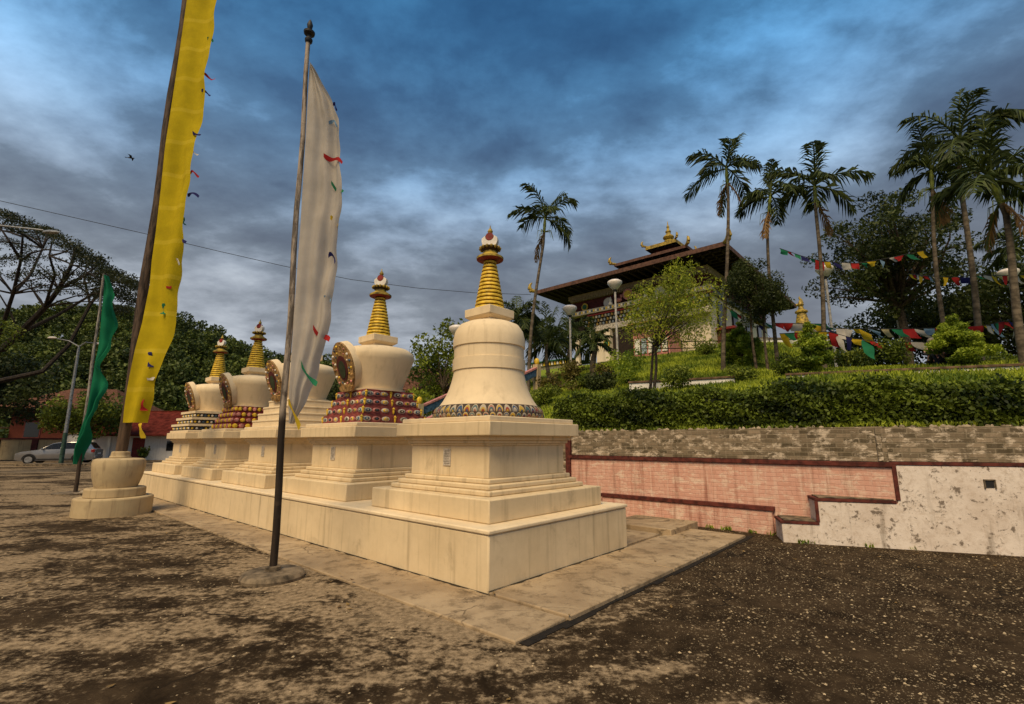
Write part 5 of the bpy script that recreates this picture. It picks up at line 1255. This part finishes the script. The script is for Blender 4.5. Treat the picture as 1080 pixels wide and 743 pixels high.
flags('high flag string from the dark round tree palm across to the large tree', [(822, 262, 19.3), (845, 270, 18.9), (868, 276, 18.4), (905, 278, 18), (940, 272, 17.6), (976, 264, 17)], 17, .27, ['green', 'red', 'green', 'navy', 'green', 'red', 'yellow', 'navy', 'white', 'red', 'green', 'yellow', 'blue', 'white', 'red', 'green', 'yellow'], seed=2)
flags('high flag string between the right-hand palm trunks', [(958, 289, 18), (985, 292, 16.2), (1010, 293, 16), (1028, 290, 15.5), (1062, 291, 14.5), (1100, 289, 13.5)], 17, .28, ['yellow', 'red', 'white', 'yellow', 'red', 'blue', 'white', 'yellow', 'red', 'navy', 'green', 'white'], .8, seed=5)
flags('large low flags sloping down from the temple side wall to the third palm', [(764, 322, 21), (782, 334, 20.5), (805, 341, 20), (830, 341, 19.8), (872, 342, 18.6)], 13, .46, ['yellow', 'green', 'red', 'white', 'yellow', 'navy', 'green', 'red', 'red', 'white', 'cream'], 1.0, seed=9)
flags('second row of low flags hanging under the first beside the third palm', [(822, 352, 19.8), (845, 351, 19.2), (872, 350, 18.3)], 7, .42, ['yellow', 'green', 'red', 'white', 'navy', 'red'], 1.1, seed=11)
flags('long low flag string from the lamp palm to the right edge under the large tree', [(872, 346, 18.4), (905, 347, 17.5), (950, 347, 16.6), (1000, 346, 15.9), (1036, 344, 15.4), (1078, 335, 13)], 24, .36, ['navy', 'white', 'white', 'yellow', 'yellow', 'blue', 'cream', 'green', 'red', 'white', 'blue', 'red', 'cream', 'green', 'red', 'yellow', 'white', 'blue', 'green', 'red', 'red'], 1.0, seed=14)
flags('short lower flag string drooping behind the leafy upright shrub', [(874, 350, 18), (900, 357, 17.5), (935, 362, 17), (965, 361, 17), (990, 362, 16.5)], 13, .33, ['red', 'white', 'navy', 'yellow', 'green', 'red', 'yellow', 'navy', 'green', 'red', 'white', 'cream'], 1.1, seed=17)

# ================================================================== PEOPLE seated on the bank
SKIN = plain('skin', (.36, .20, .13), .6, 0, .08, 5, 0)
def person(label, loc, rz, shirt, trousers, hair, arm_out):
    t = thing('person', label, 'person', loc, rz)
    J = {'pel': (0, 0, .16), 'chest': (0, .10, .48), 'neck': (0, .13, .64), 'head': (0, .15, .80), 'shl': (-.18, .11, .58), 'shr': (.18, .11, .58), 'ell': (-.27, .28, .38), 'elr': ((.40, .22, .42) if arm_out else (.27, .30, .38)), 'hal': (-.12, .46, .36), 'har': ((.52, .38, .22) if arm_out else (.12, .48, .36)),
         'hpl': (-.10, .02, .14), 'hpr': (.10, .02, .14), 'knl': (-.16, .44, .40), 'knr': (.16, .44, .38), 'anl': (-.13, .56, .05), 'anr': (.14, .58, .05), 'tol': (-.14, .72, .03), 'tor': (.16, .74, .03)}
    E_ = [('pel', 'chest'), ('chest', 'neck'), ('neck', 'head'), ('chest', 'shl'), ('chest', 'shr'), ('shl', 'ell'), ('shr', 'elr'), ('ell', 'hal'), ('elr', 'har'), ('pel', 'hpl'), ('pel', 'hpr'), ('hpl', 'knl'), ('hpr', 'knr'), ('knl', 'anl'), ('knr', 'anr'), ('anl', 'tol'), ('anr', 'tor')]
    rad = dict(pel=.13, chest=.14, neck=.055, head=.095, shl=.065, shr=.065, ell=.042, elr=.042, hal=.032, har=.032, hpl=.09, hpr=.09, knl=.062, knr=.062, anl=.042, anr=.042, tol=.03, tor=.03)
    ks = list(J); me = bpy.data.meshes.new('body'); me.from_pydata([J[k] for k in ks], [(ks.index(a), ks.index(b_)) for a, b_ in E_], [])
    me.materials.append(shirt); me.materials.append(trousers); me.materials.append(SKIN)
    o = bpy.data.objects.new('body', me); C.objects.link(o); o.parent = t
    md = o.modifiers.new('skin', 'SKIN'); me.skin_vertices[0].data[0].use_root = True
    for i, k in enumerate(ks): me.skin_vertices[0].data[i].radius = (rad[k], rad[k])
    sb = o.modifiers.new('sub', 'SUBSURF'); sb.levels = 2; sb.render_levels = 2
    dg = bpy.context.evaluated_depsgraph_get(); m2 = bpy.data.meshes.new_from_object(o.evaluated_get(dg)); o.modifiers.clear(); o.data = m2
    m2.materials.clear(); [m2.materials.append(x) for x in (shirt, trousers, SKIN)]
    for f in m2.polygons:
        c = f.center; f.use_smooth = True
        f.material_index = 2 if (c.z > .665 or (c.y > .36 and c.z < .48 and abs(c.x) < .14 and c.z > .30 and c.y < .52) or c.x > .36) else (1 if (c.z < .2 or c.y > .26 and c.z < .5) else 0)
    MB().ball((0, .15, .79), (.092, .108, .128), 0, 14, 9).build('head', SKIN, t)
    MB().ball((0, .125, .835), (.105, .112, .11), 0, 12, 8).build('hair', hair, t)
    fc = MB(); fc.ball((0, .262, .775), (.016, .022, .03)); fc.ball((-.095, .15, .78), (.015, .025, .035)); fc.ball((.095, .15, .78), (.015, .025, .035)); fc.build('nose_and_ears', SKIN, t)
    ey = MB(); ey.ball((-.036, .248, .80), (.013, .012, .009)); ey.ball((.036, .248, .80), (.013, .012, .009)); ey.build('eyes', BLACKM, t); MB().ball((0, .246, .722), (.026, .012, .007)).build('mouth', plain('lips', (.30, .10, .08), .5), t)
    for sx_, hk in ((-1, 'hal'), (1, 'har')):
        q = Vector(J[hk]); hn = MB()
        for k in range(4): hn.tube([q + Vector((-.03 + .02 * k, .02, 0)), q + Vector((-.033 + .022 * k, .065, -.005)), q + Vector((-.033 + .022 * k, .095 - .006 * abs(k - 1), -.035))], [.011, .0095, .007], 6)
        hn.tube([q + Vector((.035 * -sx_, .0, 0)), q + Vector((.06 * -sx_, .035, -.005)), q + Vector((.062 * -sx_, .06, -.02))], [.012, .011, .008], 6); hn.build('fingers', SKIN, t)
    return t
q = spot(984, 15.2); person('seated person in pale pink with grey hair under the lower flags', q + Vector((0, 0, .02)), R(165), plain('pale_pink_cloth', (.55, .33, .28), .9), plain('dark_trousers', (.03, .03, .035), .9), plain('grey_hair', (.20, .17, .14), .8), False)
q = spot(993.5, 15.0); person('seated person in dark clothes with brown hair leaning on one arm', q + Vector((0, 0, .02)), R(200), plain('dark_shirt', (.03, .028, .03), .9), plain('dark_trousers', (.03, .03, .035), .9), plain('brown_hair', (.05, .03, .02), .8), True)

# ================================================================== CABLE, BIRD
mb = MB(); cp = [P(-40, 203, 30), P(0, 212, 30.5), P(75, 229, 32), P(150, 246, 33.5), P(230, 265, 35), P(300, 281, 36.5), P(370, 295, 38), P(440, 304, 39.5), P(500, 309, 41), P(560, 311, 42)]
b0 = cp[0]; mb.tube([q - b0 for q in cp], .022, 5); o = mb.build('overhead_cable', BLACKM); o.location = b0; tag(o, 'thin dark overhead cable sagging across the sky to the temple roof', 'cable')
q = P(138, 167, 30); t = thing('bird', 'small dark bird flying in the sky left of the yellow banner', 'bird', q, R(20))
mb = MB(); mb.tube([(-.22, 0, 0), (-.12, 0, .01), (0, 0, .02), (.10, 0, .02), (.17, 0, .035), (.22, 0, .02)], [.008, .035, .05, .04, .028, .004], 8)
for s in (-1, 1):
    mb.grid([[(.08, s * .03, .03), (-.06, s * .03, .03)], [(.10, s * .18, .10), (-.05, s * .18, .10)], [(.02, s * .36, .08), (-.06, s * .34, .08)], [(-.06, s * .46, .04), (-.08, s * .45, .04)]])
mb.add([(-.18, -.02, 0), (-.18, .02, 0), (-.33, .06, 0), (-.33, -.06, 0)], [(0, 1, 2, 3)])
mb.build('body', BLACKM, t)
